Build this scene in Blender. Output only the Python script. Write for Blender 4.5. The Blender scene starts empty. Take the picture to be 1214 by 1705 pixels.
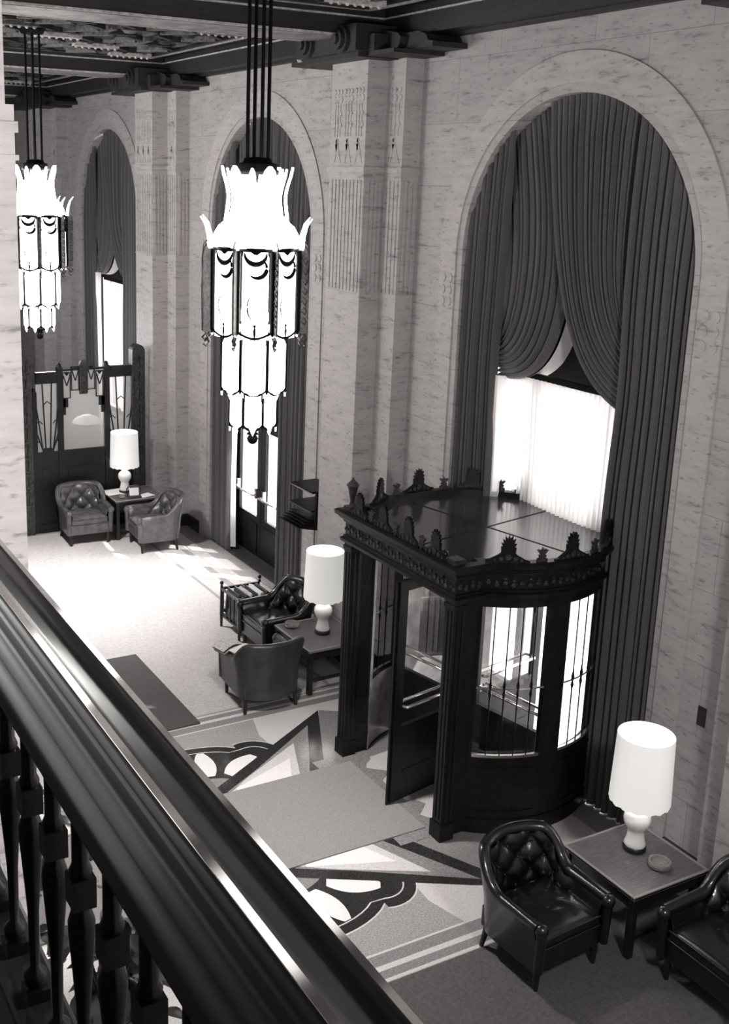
import bpy, bmesh, math, random
from mathutils import Vector, Matrix
random.seed(7)
PI = math.pi
sc = bpy.context.scene
COL = sc.collection

# ------------------------------------------------------------------ materials
def tone(v, warm=1.0):
    return (min(1, v * (1 + .035 * warm)), v * (1 - .022 * warm), v * (1 - .024 * warm), 1)

def mat(name, v, rough=.5, metal=0.0, spec=.5, noise=0.0, nscale=8.0, bump=0.0, bscale=40.0, emit=0.0, coat=0.0, warm=1.0, stretch=(1, 1, 1), sheen=0.0):
    m = bpy.data.materials.new(name); m.use_nodes = True
    nt = m.node_tree; b = nt.nodes['Principled BSDF']
    b.inputs['Base Color'].default_value = tone(v, warm)
    b.inputs['Roughness'].default_value = rough
    b.inputs['Metallic'].default_value = metal
    b.inputs['Specular IOR Level'].default_value = spec
    if coat: b.inputs['Coat Weight'].default_value = coat; b.inputs['Coat Roughness'].default_value = .12
    if sheen: b.inputs['Sheen Weight'].default_value = sheen
    if emit:
        b.inputs['Emission Color'].default_value = (1, .985, .95, 1); b.inputs['Emission Strength'].default_value = emit
    if noise or bump:
        tc = nt.nodes.new('ShaderNodeTexCoord'); mp = nt.nodes.new('ShaderNodeMapping')
        mp.inputs['Scale'].default_value = stretch
        nt.links.new(tc.outputs['Object'], mp.inputs['Vector'])
    if noise:
        n = nt.nodes.new('ShaderNodeTexNoise'); n.inputs['Scale'].default_value = nscale; n.inputs['Detail'].default_value = 6
        r = nt.nodes.new('ShaderNodeValToRGB')
        r.color_ramp.elements[0].position = .3; r.color_ramp.elements[1].position = .7
        r.color_ramp.elements[0].color = tone(max(0, v * (1 - noise)), warm); r.color_ramp.elements[1].color = tone(min(1, v * (1 + noise)), warm)
        nt.links.new(mp.outputs['Vector'], n.inputs['Vector']); nt.links.new(n.outputs['Fac'], r.inputs['Fac'])
        nt.links.new(r.outputs['Color'], b.inputs['Base Color'])
    if bump:
        n2 = nt.nodes.new('ShaderNodeTexNoise'); n2.inputs['Scale'].default_value = bscale; n2.inputs['Detail'].default_value = 4
        bp = nt.nodes.new('ShaderNodeBump'); bp.inputs['Strength'].default_value = bump; bp.inputs['Distance'].default_value = .02
        nt.links.new(mp.outputs['Vector'], n2.inputs['Vector']); nt.links.new(n2.outputs['Fac'], bp.inputs['Height']); nt.links.new(bp.outputs['Normal'], b.inputs['Normal'])
    return m

def stone_mat(name, v, joints=True):
    m = bpy.data.materials.new(name); m.use_nodes = True
    nt = m.node_tree; N = nt.nodes; L = nt.links; b = N['Principled BSDF']
    b.inputs['Roughness'].default_value = .62; b.inputs['Specular IOR Level'].default_value = .3
    g = N.new('ShaderNodeNewGeometry')
    sx = N.new('ShaderNodeSeparateXYZ'); L.new(g.outputs['Position'], sx.inputs[0])
    ad = N.new('ShaderNodeMath'); ad.operation = 'ADD'; L.new(sx.outputs['X'], ad.inputs[0]); L.new(sx.outputs['Y'], ad.inputs[1])
    cb = N.new('ShaderNodeCombineXYZ'); L.new(ad.outputs[0], cb.inputs['X']); L.new(sx.outputs['Z'], cb.inputs['Y'])
    # travertine streaks, long in the bed direction
    mp = N.new('ShaderNodeMapping'); mp.inputs['Scale'].default_value = (1.6, 1.6, 9); L.new(g.outputs['Position'], mp.inputs['Vector'])
    n = N.new('ShaderNodeTexNoise'); n.inputs['Scale'].default_value = 1.6; n.inputs['Detail'].default_value = 9; n.inputs['Roughness'].default_value = .68
    L.new(mp.outputs['Vector'], n.inputs['Vector'])
    r = N.new('ShaderNodeValToRGB')
    e = r.color_ramp.elements
    e[0].position = .30; e[0].color = tone(v * .42); e[1].position = .60; e[1].color = tone(v * 1.06)
    x = e.new(.42); x.color = tone(v * .93)
    L.new(n.outputs['Fac'], r.inputs['Fac'])
    # pits
    mp2 = N.new('ShaderNodeMapping'); mp2.inputs['Scale'].default_value = (7, 7, 22); L.new(g.outputs['Position'], mp2.inputs['Vector'])
    n2 = N.new('ShaderNodeTexNoise'); n2.inputs['Scale'].default_value = 1.5; n2.inputs['Detail'].default_value = 5; L.new(mp2.outputs['Vector'], n2.inputs['Vector'])
    r2 = N.new('ShaderNodeValToRGB'); r2.color_ramp.elements[0].position = .30; r2.color_ramp.elements[1].position = .41
    r2.color_ramp.elements[0].color = (.52, .5, .49, 1); r2.color_ramp.elements[1].color = (1, 1, 1, 1)
    L.new(n2.outputs['Fac'], r2.inputs['Fac'])
    mx = N.new('ShaderNodeMix'); mx.data_type = 'RGBA'; mx.blend_type = 'MULTIPLY'; mx.inputs['Factor'].default_value = .8
    L.new(r.outputs['Color'], mx.inputs['A']); L.new(r2.outputs['Color'], mx.inputs['B'])
    out = mx.outputs['Result']
    if joints:
        bk = N.new('ShaderNodeTexBrick'); bk.inputs['Scale'].default_value = 1.0; bk.inputs['Brick Width'].default_value = 1.25; bk.inputs['Row Height'].default_value = .62
        bk.inputs['Mortar Size'].default_value = .004; bk.inputs['Mortar Smooth'].default_value = .3
        bk.inputs['Color1'].default_value = (1, 1, 1, 1); bk.inputs['Color2'].default_value = (.86, .86, .86, 1); bk.inputs['Mortar'].default_value = (.5, .48, .46, 1)
        L.new(cb.outputs[0], bk.inputs['Vector'])
        m2 = N.new('ShaderNodeMix'); m2.data_type = 'RGBA'; m2.blend_type = 'MULTIPLY'; m2.inputs['Factor'].default_value = .75
        L.new(out, m2.inputs['A']); L.new(bk.outputs['Color'], m2.inputs['B']); out = m2.outputs['Result']
    L.new(out, b.inputs['Base Color'])
    bp = N.new('ShaderNodeBump'); bp.inputs['Strength'].default_value = .25; bp.inputs['Distance'].default_value = .01
    L.new(n2.outputs['Fac'], bp.inputs['Height']); L.new(bp.outputs['Normal'], b.inputs['Normal'])
    return m

def glass_mat(name, tint=1.0, refl=.06):
    m = bpy.data.materials.new(name); m.use_nodes = True
    nt = m.node_tree; N = nt.nodes; L = nt.links; N.remove(N['Principled BSDF'])
    tr = N.new('ShaderNodeBsdfTransparent'); tr.inputs['Color'].default_value = (tint, tint, tint, 1)
    gl = N.new('ShaderNodeBsdfGlossy'); gl.inputs['Roughness'].default_value = .03
    lw = N.new('ShaderNodeLayerWeight'); lw.inputs['Blend'].default_value = .5
    pw = N.new('ShaderNodeMath'); pw.operation = 'POWER'; pw.inputs[1].default_value = 4; L.new(lw.outputs['Facing'], pw.inputs[0])
    fr = N.new('ShaderNodeMath'); fr.operation = 'MULTIPLY_ADD'; fr.inputs[1].default_value = .5; fr.inputs[2].default_value = refl; L.new(pw.outputs[0], fr.inputs[0])
    mx = N.new('ShaderNodeMixShader'); L.new(fr.outputs[0], mx.inputs[0]); L.new(tr.outputs[0], mx.inputs[1]); L.new(gl.outputs[0], mx.inputs[2])
    L.new(mx.outputs[0], N['Material Output'].inputs['Surface'])
    return m

def cloth_mat(name, v, trans):   # thin woven cloth that lets light through
    m = bpy.data.materials.new(name); m.use_nodes = True
    nt = m.node_tree; N = nt.nodes; L = nt.links; N.remove(N['Principled BSDF'])
    d = N.new('ShaderNodeBsdfDiffuse'); d.inputs['Color'].default_value = tone(v, .4)
    t = N.new('ShaderNodeBsdfTranslucent'); t.inputs['Color'].default_value = tone(v, .4)
    mx = N.new('ShaderNodeMixShader'); mx.inputs[0].default_value = trans
    L.new(d.outputs[0], mx.inputs[1]); L.new(t.outputs[0], mx.inputs[2]); L.new(mx.outputs[0], N['Material Output'].inputs['Surface'])
    return m

def emit_mat(name, v, s):
    return mat(name, v, rough=.35, emit=s, warm=.3)

STONE = stone_mat('travertine', .41)
STONE_T = stone_mat('travertine_trim', .43, joints=False)
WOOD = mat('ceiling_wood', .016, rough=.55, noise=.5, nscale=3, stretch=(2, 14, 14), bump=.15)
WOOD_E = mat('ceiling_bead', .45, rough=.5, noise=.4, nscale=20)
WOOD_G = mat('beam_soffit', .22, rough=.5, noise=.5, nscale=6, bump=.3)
GILT = mat('gilded_carving', .09, rough=.45, noise=.6, nscale=25, bump=.4)
VELVET = mat('drapery', .085, rough=.8, spec=.15, sheen=.35, noise=.15, nscale=60)
LINING = cloth_mat('drape_lining', .85, .4)
SHEER = cloth_mat('sheer_cloth', .88, .42)
BRONZE = mat('dark_bronze', .007, rough=.38, spec=.25, metal=0, noise=.5, nscale=14, bump=.12)
DRUM_LIT = mat('drum_lit_tone', .45, rough=.35, metal=.2, noise=.5, nscale=6)  # pale skin added inside the drum, sunlight put into its colour
BRONZE_C = mat('bronze_carving', .03, rough=.42, metal=.2, noise=.7, nscale=30, bump=.5, bscale=60)
ROOFM = mat('polished_roof_panel', .025, rough=.13, spec=.8, noise=.5, nscale=2)
STEEL = mat('polished_bar', .7, rough=.22, metal=.9)
GLASS = glass_mat('clear_glass', .97)
LEATHER = mat('black_leather', .005, rough=.3, spec=.45, bump=.12, bscale=50, coat=.6)
LEATHER_LIT = mat('leather_lit_tone', .075, rough=.26, spec=.55, noise=.35, nscale=9, bump=.12, bscale=50)  # paler leather copy, light on the far chairs put into its colour
LEATHER_M = mat('brown_leather', .03, rough=.36, spec=.55, noise=.35, nscale=9, bump=.12, bscale=50)
TABLEW = mat('dark_table_wood', .012, rough=.35, noise=.5, nscale=4, stretch=(3, 20, 20))
TABLET = mat('table_top_veneer', .11, rough=.33, noise=.45, nscale=5, stretch=(2, 26, 26))
TABLE_E = mat('table_edge', .25, rough=.35)
CERAM = mat('white_ceramic', .82, rough=.2, warm=.4)
SHADE = emit_mat('lamp_shade_cloth', .85, .32)
SHADE_I = emit_mat('lamp_shade_lining', .9, .7)
CRYST = mat('cut_glass', .75, rough=.06, spec=.9); CRYST.node_tree.nodes['Principled BSDF'].inputs['Transmission Weight'].default_value = .75
CHGLASS = emit_mat('lit_opal_glass', .9, 4.5)
CHGLASS2 = emit_mat('lit_opal_crown', .9, 10)
CHMETAL = mat('chandelier_iron', .004, rough=.6, spec=.08)
CHSILV = mat('chandelier_filigree', .07, rough=.4, metal=.3, noise=.5, nscale=40)
RAILW = mat('polished_rail_wood', .03, rough=.3, spec=.4, noise=.55, nscale=3, stretch=(14, 1, 14), coat=.2)
BEAD = mat('polished_bead', .8, rough=.10, metal=1.0)
RAILD = mat('baluster_bronze', .012, rough=.3, metal=.2, spec=.6, noise=.4, nscale=20)
SCREENM = mat('screen_bronze', .010, rough=.4, metal=.2, noise=.4, nscale=12, bump=.15)
SCREENO = mat('screen_ornament', .04, rough=.45, metal=.2, noise=.8, nscale=22, bump=.5)
PAPER = mat('white_paper', .85, rough=.6, warm=.4)
NEWS = mat('newsprint', .55, rough=.7, noise=.5, nscale=60)
MAGD = mat('dark_cover', .05, rough=.35)
LEAF = mat('waxy_leaf', .06, rough=.28, spec=.6, noise=.4, nscale=10)
POT = mat('dark_pot', .04, rough=.4)
PLATE = mat('switch_plate_bronze', .02, rough=.4)
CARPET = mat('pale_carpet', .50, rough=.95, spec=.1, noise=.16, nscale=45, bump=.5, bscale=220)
CARPET_SHADE = mat('carpet_shade_tone', .11, rough=.95, spec=.1, noise=.2, nscale=45, bump=.5, bscale=220)  # darker carpet copy, shade around the near chairs put into its colour
RUN = mat('runner_pile', .30, rough=.95, spec=.1, noise=.25, nscale=160, bump=.5, bscale=260)
MATD = mat('dark_mat_pile', .09, rough=.95, spec=.1, noise=.3, nscale=120, bump=.4, bscale=260)
PAVE = mat('pavement', .85, rough=.8, noise=.2, nscale=3)
WHITEST = mat('frosted_glass_white', .8, rough=.4)

TRANS_D = mat('dark_transom', .012, rough=.8, spec=.1)
def terr(name, v, n=.16):
    return mat(name, v, rough=.13, spec=.5, noise=n, nscale=70)
T_BASE = terr('terrazzo_grey', .33, .3); T_LIGHT = terr('terrazzo_light', .6); T_WHITE = terr('terrazzo_white', .8, .06); T_DARK = terr('terrazzo_dark', .030, .35)
T_MID = terr('terrazzo_mid', .24, .3); T_LINE = terr('terrazzo_strip', .62, .05)

# ------------------------------------------------------------------ mesh helpers
class MB:
    def __init__(s): s.v = []; s.f = []; s.mi = []; s.mats = []; s.sm = []
    def mslot(s, m):
        if m is None: m = None
        if m not in s.mats: s.mats.append(m)
        return s.mats.index(m)
    def add(s, vs, fs, m=None, smooth=False):
        o = len(s.v); k = s.mslot(m)
        s.v += [tuple(v) for v in vs]
        for f in fs: s.f.append(tuple(i + o for i in f)); s.mi.append(k); s.sm.append(smooth)
        return s
    def box(s, c, d, rz=0, m=None, mtx=None):
        x, y, z = d[0] / 2, d[1] / 2, d[2] / 2
        vs = [Vector((a * x, b * y, e * z)) for a in (-1, 1) for b in (-1, 1) for e in (-1, 1)]
        R = mtx if mtx else Matrix.Rotation(rz, 3, 'Z')
        vs = [R @ v + Vector(c) for v in vs]
        return s.add(vs, [(0, 1, 3, 2), (4, 6, 7, 5), (0, 4, 5, 1), (2, 3, 7, 6), (0, 2, 6, 4), (1, 5, 7, 3)], m)
    def b2(s, x0, x1, y0, y1, z0, z1, m=None):
        return s.box(((x0 + x1) / 2, (y0 + y1) / 2, (z0 + z1) / 2), (abs(x1 - x0), abs(y1 - y0), abs(z1 - z0)), m=m)
    def grid(s, P, m=None, smooth=True, closed_u=False, closed_v=False):
        nu, nv = len(P), len(P[0]); vs = [p for r in P for p in r]; fs = []
        for i in range(nu if closed_u else nu - 1):
            for j in range(nv if closed_v else nv - 1):
                a, b = i, (i + 1) % nu; c, d = j, (j + 1) % nv
                fs.append((a * nv + c, b * nv + c, b * nv + d, a * nv + d))
        return s.add(vs, fs, m, smooth)
    def lathe(s, prof, c=(0, 0, 0), n=32, m=None, smooth=True, cap=True):
        P = [[(c[0] + r * math.cos(2 * PI * k / n), c[1] + r * math.sin(2 * PI * k / n), c[2] + z) for k in range(n)] for r, z in prof]
        s.grid(P, m, smooth, closed_v=True)
        if cap:
            for r, z in (prof[0], prof[-1]):
                if r > 1e-4: s.add([(c[0] + r * math.cos(2 * PI * k / n), c[1] + r * math.sin(2 * PI * k / n), c[2] + z) for k in range(n)], [tuple(range(n))], m)
        return s
    def tube(s, pts, r, n=8, m=None, cap=True):
        pts = [Vector(p) for p in pts]; rings = []
        up = Vector((0, 0, 1))
        for i, p in enumerate(pts):
            t = (pts[min(i + 1, len(pts) - 1)] - pts[max(i - 1, 0)]).normalized()
            a = t.cross(up)
            if a.length < 1e-3: a = t.cross(Vector((1, 0, 0)))
            a.normalize(); b = t.cross(a)
            rr = r[i] if isinstance(r, (list, tuple)) else r
            rings.append([p + rr * (a * math.cos(2 * PI * k / n) + b * math.sin(2 * PI * k / n)) for k in range(n)])
        s.grid(rings, m, True, closed_v=True)
        if cap: s.add(rings[0], [tuple(range(n))], m); s.add(rings[-1], [tuple(range(n))], m)
        return s
    def sphere(s, c, r, m=None, n=12, sz=1.0):
        prof = [(max(1e-5, r * math.sin(PI * k / n)), -r * sz * math.cos(PI * k / n)) for k in range(n + 1)]
        return s.lathe(prof, c, n * 2, m, True, cap=False)
    def prism(s, poly, O, U, V, W, m=None, smooth=False):   # polygon in (U,V), pushed along W
        O, U, V, W = Vector(O), Vector(U), Vector(V), Vector(W); n = len(poly)
        a = [O + U * p[0] + V * p[1] for p in poly]; b = [q + W for q in a]
        return s.add(a + b, [tuple(range(n))[::-1], tuple(range(n, 2 * n))] + [(i, (i + 1) % n, n + (i + 1) % n, n + i) for i in range(n)], m, smooth)
    def build(s, name, m=None, parent=None, loc=None, bevel=0, fix=True):
        me = bpy.data.meshes.new(name); me.from_pydata(s.v, [], s.f); me.update()
        mats = [x if x is not None else m for x in s.mats]
        for x in mats: me.materials.append(x)
        me.polygons.foreach_set('material_index', s.mi); me.polygons.foreach_set('use_smooth', s.sm)
        if fix:
            bm = bmesh.new(); bm.from_mesh(me); bmesh.ops.recalc_face_normals(bm, faces=bm.faces); bm.to_mesh(me); bm.free()
        o = bpy.data.objects.new(name, me); COL.objects.link(o)
        if parent: o.parent = parent
        if loc: o.location = loc
        if bevel:
            bv = o.modifiers.new('bevel', 'BEVEL'); bv.width = bevel; bv.segments = 2; bv.limit_method = 'ANGLE'
        return o

def tag(o, label=None, cat=None, group=None, kind=None):
    if label: o['label'] = label
    if cat: o['category'] = cat
    if group: o['group'] = group
    if kind: o['kind'] = kind
    return o
def empty(name, loc, rz=0):
    o = bpy.data.objects.new(name, None); COL.objects.link(o); o.location = loc; o.rotation_euler = (0, 0, rz); o.empty_display_size = .1
    return o
def copy_tree(o, parent=None):
    c = o.copy(); COL.objects.link(c)
    if parent: c.parent = parent
    for ch in o.children: copy_tree(ch, c)
    return c
def structure(o): o['kind'] = 'structure'; return o

# ------------------------------------------------------------------ measured layout
BAY = 6.1; ARCH0 = 7.66; R_AR = 1.49; Z_SP = 4.92
ARCHES = [ARCH0 + BAY * k for k in range(-1, 3)]
PILS = [ARCH0 - BAY / 2 + .0 + BAY * k - .02 for k in range(0, 4)]     # 4.59, 10.69, 16.79, 22.89
X_L = -6.26; Y_BACK = 26.2; Y_FRONT = -3.0; Z_C = 7.34
FLOOR_Z = 0

# ------------------------------------------------------------------ floor
def floor():
    b = MB()
    b.add([(-10.6, Y_FRONT, 0), (.4, Y_FRONT, 0), (.4, Y_BACK, 0), (-10.6, Y_BACK, 0)], [(0, 1, 2, 3)], T_BASE)
    zo = [0]
    def poly(pts, m, z):
        b.add([(x, y, z + zo[0]) for x, y in pts], [tuple(range(len(pts)))], m)
    CY = 7.73; CX = -3.13
    # light field of the medallion and its border bands
    poly([(-5.9, 5.60), (-.25, 5.60), (-.25, 9.86), (-5.9, 9.86)], T_LIGHT, .0006)
    for s in (-1, 1):
        def Y(v): return CY + s * v
        poly([(-5.9, Y(1.86)), (-.25, Y(1.86)), (-.25, Y(1.97)), (-5.9, Y(1.97))], T_MID, .0010)
        poly([(-5.9, Y(2.02)), (-.25, Y(2.02)), (-.25, Y(2.10)), (-5.9, Y(2.10))], T_MID, .0010)
        poly([(-5.9, Y(1.845)), (-.25, Y(1.845)), (-.25, Y(1.86)), (-5.9, Y(1.86))], T_LINE, .0012)
        for t in (1, -1):
            def X(v): return CX + t * v
            zo[0] = 0 if t > 0 else .0002
            # grey lobed field beside the star, edge sloping to the border
            poly([(X(0), Y(1.0)), (X(1.02), Y(.95)), (X(.98), Y(1.20)), (X(.96), Y(1.5)), (X(1.06), Y(1.84)), (X(0), Y(1.84))], T_BASE, .0014)
            # dark scalloped band made of two arcs
            def scallop(off):
                p = []
                for k in range(13):
                    a = PI * (-.02 + .62 * k / 12); p.append((.72 + (.24 + off) * math.cos(a) * .9, 1.12 + (.22 + off) * math.sin(a)))
                for k in range(1, 15):
                    a = PI * (.12 + .76 * k / 14); p.append((.02 + (.60 + off) * math.cos(a), 1.16 + (.34 + off) * math.sin(a) * .9))
                return p
            o1 = scallop(.105); o2 = scallop(.085); i1 = scallop(0); i2 = scallop(-.014)
            poly([(X(x), Y(y)) for x, y in scallop(.12)] + [(X(-.5), Y(.6)), (X(.9), Y(.6))], T_LINE, .0018)
            poly([(X(x), Y(y)) for x, y in o1] + [(X(-.5), Y(.6)), (X(.9), Y(.6))], T_DARK, .0022)
            poly([(X(x), Y(y)) for x, y in i1] + [(X(-.45), Y(.6)), (X(.88), Y(.6))], T_LINE, .0026)
            poly([(X(x), Y(y)) for x, y in i2] + [(X(-.45), Y(.6)), (X(.88), Y(.6))], T_DARK, .0030)
            # petals
            def petal(x0, y0, x1, y1, w):
                dx, dy = x1 - x0, y1 - y0; l = math.hypot(dx, dy); nx, ny = -dy / l, dx / l; p = []
                for sgn in (1, -1):
                    for k in range(13):
                        q = k / 12 if sgn == 1 else 1 - k / 12
                        ww = w * math.sin(PI * (.12 + .80 * q)) ** .8
                        p.append((X(x0 + dx * q + sgn * nx * ww), Y(y0 + dy * q + sgn * ny * ww)))
                poly(p, T_WHITE, .0034)
            petal(.17, .98, .25, 1.42, .10)
            petal(.34, .93, .72, 1.16, .12)
            petal(-.02, .98, -.02, 1.44, .0)
            # hub
            poly([(X(.42 * math.cos(a)), Y(.68 + .28 * math.sin(a))) for a in [PI * k / 16 for k in range(17)]], T_MID, .0038)
            # star point: dark outline, light inside
            A = (1.79, 1.72)
            poly([(X(A[0]), Y(A[1])), (X(.30), Y(.86)), (X(.02), Y(.70)), (X(.02), Y(.2)), (X(1.02), Y(.2))], T_DARK, .0042)
            poly([(X(1.52), Y(1.47)), (X(.62), Y(.90)), (X(.2), Y(.66)), (X(.2), Y(.2)), (X(.84), Y(.2))], T_MID, .0046)
            poly([(X(1.20), Y(1.20)), (X(.50), Y(.82)), (X(.2), Y(.62)), (X(.2), Y(.2)), (X(.78), Y(.2))], T_LIGHT, .0050)
            poly([(X(1.02), Y(.95)), (X(.3), Y(.68)), (X(.3), Y(.2)), (X(.66), Y(.2))], T_WHITE, .0054)
    for s in (-1, 1):
        poly([(-1.33, CY + s * 1.72), (-.75, CY + s * 1.35), (-.75, CY + s * .7), (-1.62, CY + s * .6), (-1.97, CY + s * .62)], T_MID, .0016)
    zo[0] = 0
    # inlay in front of the doorway: clouded grey scallops and small white squares
    poly([(-1.95, 6.95)] + [(-1.52 + .16 * math.sin(k / 24 * PI * 5) ** 2, 6.95 + k / 24 * 1.56) for k in range(25)] + [(-1.95, 8.51)], T_MID, .0058)
    for (y0, y1) in ((7.80, 8.02), (7.52, 7.66), (7.28, 7.42)):
        poly([(-1.79, y0), (-1.64, y0 + .08), (-1.63, y1 + .02), (-1.78, y1)], T_WHITE, .0062)
    return structure(b.build('floor', T_BASE, fix=False))
floor()

# ------------------------------------------------------------------ right wall with arches
def arch_pts(yc, r, zs, n=40):
    return [(yc + r * math.cos(PI * k / n), zs + r * math.sin(PI * k / n)) for k in range(n + 1)]   # from +y side to -y side
def wall_right():
    b = MB(); ztop = 7.75
    edges = [Y_FRONT]
    for x in (0.0, .42):
        last = Y_FRONT
        for yc in ARCHES[1:]:
            y0, y1 = yc - R_AR, yc + R_AR
            b.add([(x, last, 0), (x, y0, 0), (x, y0, ztop), (x, last, ztop)], [(0, 1, 2, 3)])
            ap = arch_pts(yc, R_AR, Z_SP)
            vs = []
            for (y, z) in ap: vs += [(x, y, z), (x, y, ztop)]
            b.add(vs, [(2 * i, 2 * i + 1, 2 * i + 3, 2 * i + 2) for i in range(len(ap) - 1)])
            last = y1
        b.add([(x, last, 0), (x, Y_BACK, 0), (x, Y_BACK, ztop), (x, last, ztop)], [(0, 1, 2, 3)])
    for yc in ARCHES[1:]:
        ap = [(yc + R_AR, 0)] + arch_pts(yc, R_AR, Z_SP) + [(yc - R_AR, 0)]
        vs = []
        for (y, z) in ap: vs += [(0, y, z), (.42, y, z)]
        b.add(vs, [(2 * i, 2 * i + 1, 2 * i + 3, 2 * i + 2) for i in range(len(ap) - 1)])
    return structure(b.build('wall_right', STONE, fix=False))
wall_right()

tn = [0]
def trim(b, m, bevel=0, fix=True):
    tn[0] += 1
    return structure(b.build('trim_%d' % tn[0], m, fix=fix, bevel=bevel))

# archivolts
for yc in ARCHES[1:]:
    b = MB()
    def ring(r0, r1, x):
        ol = [(yc + r1, 0)] + arch_pts(yc, r1, Z_SP) + [(yc - r1, 0)]
        il = [(yc + r0, 0)] + arch_pts(yc, r0, Z_SP) + [(yc - r0, 0)]
        vs = []
        for (a, c) in zip(ol, il): vs += [(.0, a[0], a[1]), (x, a[0], a[1]), (x, c[0], c[1]), (.0, c[0], c[1])]
        fs = []
        for i in range(len(ol) - 1):
            for k in range(4): fs.append((4 * i + k, 4 * i + (k + 1) % 4, 4 * i + 4 + (k + 1) % 4, 4 * i + 4 + k))
        b.add(vs, fs)
    ring(R_AR + .085, R_AR + .345, -.018)
    for t_ in (-1, 1):
        for i in range(2):
            for j in range(3):
                b.prism([(.045 * math.cos(a), .05 * math.sin(a)) for a in [2 * PI * q / 10 for q in range(10)]], (-.018, yc + t_ * (1.65 + .11 * i), 4.42 + .12 * j), (0, 1, 0), (0, 0, 1), (-.010, 0, 0))
    trim(b, STONE_T)

def pilaster(yc, xw=0.0, sgn=-1, ztop=6.86):
    b = MB()
    xA, xB = xw + sgn * .476, xw + sgn * .223
    b.b2(xw, xB, yc - .70, yc + .70, 0, ztop)
    b.b2(xB, xA, yc - .365, yc + .365, 0, ztop)
    # raised mouldings and the flutes between them
    for (x, w, h0, h1, e) in ((xA, .365, 5.66, 5.69, .012), (xA, .365, 5.70, 5.76, .022), (xA, .365, 4.385, 4.40, .008)):
        b.b2(xB, x + sgn * e, yc - w - e, yc + w + e, h0, h1); b.b2(xw, xB + sgn * e, yc - .70 - e, yc + .70 + e, h0, h1)
    for k in range(9):
        y = yc - .30 + .075 * k
        b.b2(xA, xA + sgn * .012, y - .022, y + .022, 4.42, 5.62)
    for s in (-1, 1):
        for k in range(4):
            x = xB + sgn * (.045 + .055 * k); b.b2(x - .016, x + .016, yc + s * .365, yc + s * .377, 4.42, 5.62)
            y = yc + s * (.41 + .075 * k); b.b2(xB, xB + sgn * .012, y - .022, y + .022, 4.42, 5.62)
        for k in range(3):
            x = xw + sgn * (.045 + .06 * k); b.b2(x - .018, x + .018, yc + s * .70, yc + s * .712, 4.42, 5.62)
    # carved relief: chevrons below, stalks and curls above
    for (x, y0, y1) in ((xA, yc - .33, yc + .33), (xB, yc - .67, yc - .39), (xB, yc + .39, yc + .67)):
        n = 3 if y1 - y0 > .5 else 1; w = (y1 - y0) / n
        for i in range(n):
            c = y0 + w * (i + .5)
            for k in range(2):
                q = w * (.48 - .16 * k)
                for t in (-1, 1):
                    b.prism([(0, 0), (.03, 0), (.03 + q * .85, 0.26 - .06 * k), (q * .85, .26 - .06 * k)], (x, c + t * (q * .9), 5.80), (0, -t, 0), (0, 0, 1), (sgn * .008, 0, 0))
            for t in (-1, 0, 1):
                b.b2(x, x + sgn * .008, c + t * w * .25 - .012, c + t * w * .25 + .012, 6.08, 6.42)
                for (zz, rr) in ((6.20, .030), (6.32, .026), (6.47, .038), (6.55, .03)):
                    b.prism([(rr * math.cos(a), rr * math.sin(a)) for a in [2 * PI * j / 8 for j in range(8)]], (x, c + t * w * .30, zz), (0, 1, 0), (0, 0, 1), (sgn * .009, 0, 0))
    return trim(b, STONE_T)
for y in PILS: pilaster(y)

b = MB()
for (y0, y1) in [(Y_FRONT, ARCHES[1] - 1.84)] + [(ARCHES[k] + 1.84, ARCHES[k + 1] - 1.84) for k in range(1, 3)] + [(ARCHES[3] + 1.84, Y_BACK)]:
    b.b2(-.03, 0, y0, y1, 0, .2)
for y in PILS:
    b.b2(-.25, -.223, y - .72, y + .72, 0, .2); b.b2(-.50, -.476, y - .385, y + .385, 0, .2)
    for s in (-1, 1): b.b2(-.25, 0, y + s * .70, y + s * .725, 0, .2); b.b2(-.5, -.223, y + s * .365, y + s * .39, 0, .2)
o = b.build('baseboard_right', mat('black_marble_base', .03, rough=.25)); structure(o)

# ------------------------------------------------------------------ left wall: piers, parapet and mezzanine
Z_M = 3.90
def wall_left():
    b = MB()
    x0, x1 = X_L, -6.76
    ops = [(-1.1, 3.98)] + [(ARCHES[k] - 2.2, ARCHES[k] + 2.2) for k in range(1, 4)]
    last = Y_FRONT
    for (a, c) in ops:
        b.b2(x1, x0, last, a, 0, 7.75); last = c
        b.b2(x1, -6.42, a, c, 0, 3.88); b.b2(x1, x0, a, c, 7.0, 7.75)
    b.b2(x1, x0, last, Y_BACK, 0, 7.75)
    return structure(b.build('wall_left', STONE))
wall_left()
# near pier beside the balcony rail
b = MB(); yp = 4.59
b.b2(X_L, -6.05, yp - .66, yp + .70, 0, 7.0); b.b2(-6.05, -5.90, yp - .365, yp + .365, 0, 6.95); b.b2(-5.90, -5.868, yp - .365, yp + .365, 0, 5.86)
b.b2(-6.05, -5.855, yp - .37, yp + .37, 5.76, 5.80); b.b2(-6.05, -5.855, yp - .37, yp + .37, 5.66, 5.68)
trim(b, stone_mat('travertine_pier_lit', .72, joints=False))  # pier stone lightened in colour for the light falling on it
for y in PILS[1:]:
    b = MB(); b.b2(X_L, -6.04, y - .7, y + .7, 0, 6.9); b.b2(-6.04, -5.79, y - .365, y + .365, 0, 6.9); trim(b, STONE_T)
b = MB(); b.b2(-10.6, X_L - .5, Y_FRONT, Y_BACK, Z_M - .25, Z_M); structure(b.build('floor_mezzanine', MATD))
b = MB(); b.b2(-10.8, -10.6, Y_FRONT, Y_BACK, 0, 7.75); structure(b.build('wall_far_left', STONE))
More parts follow.
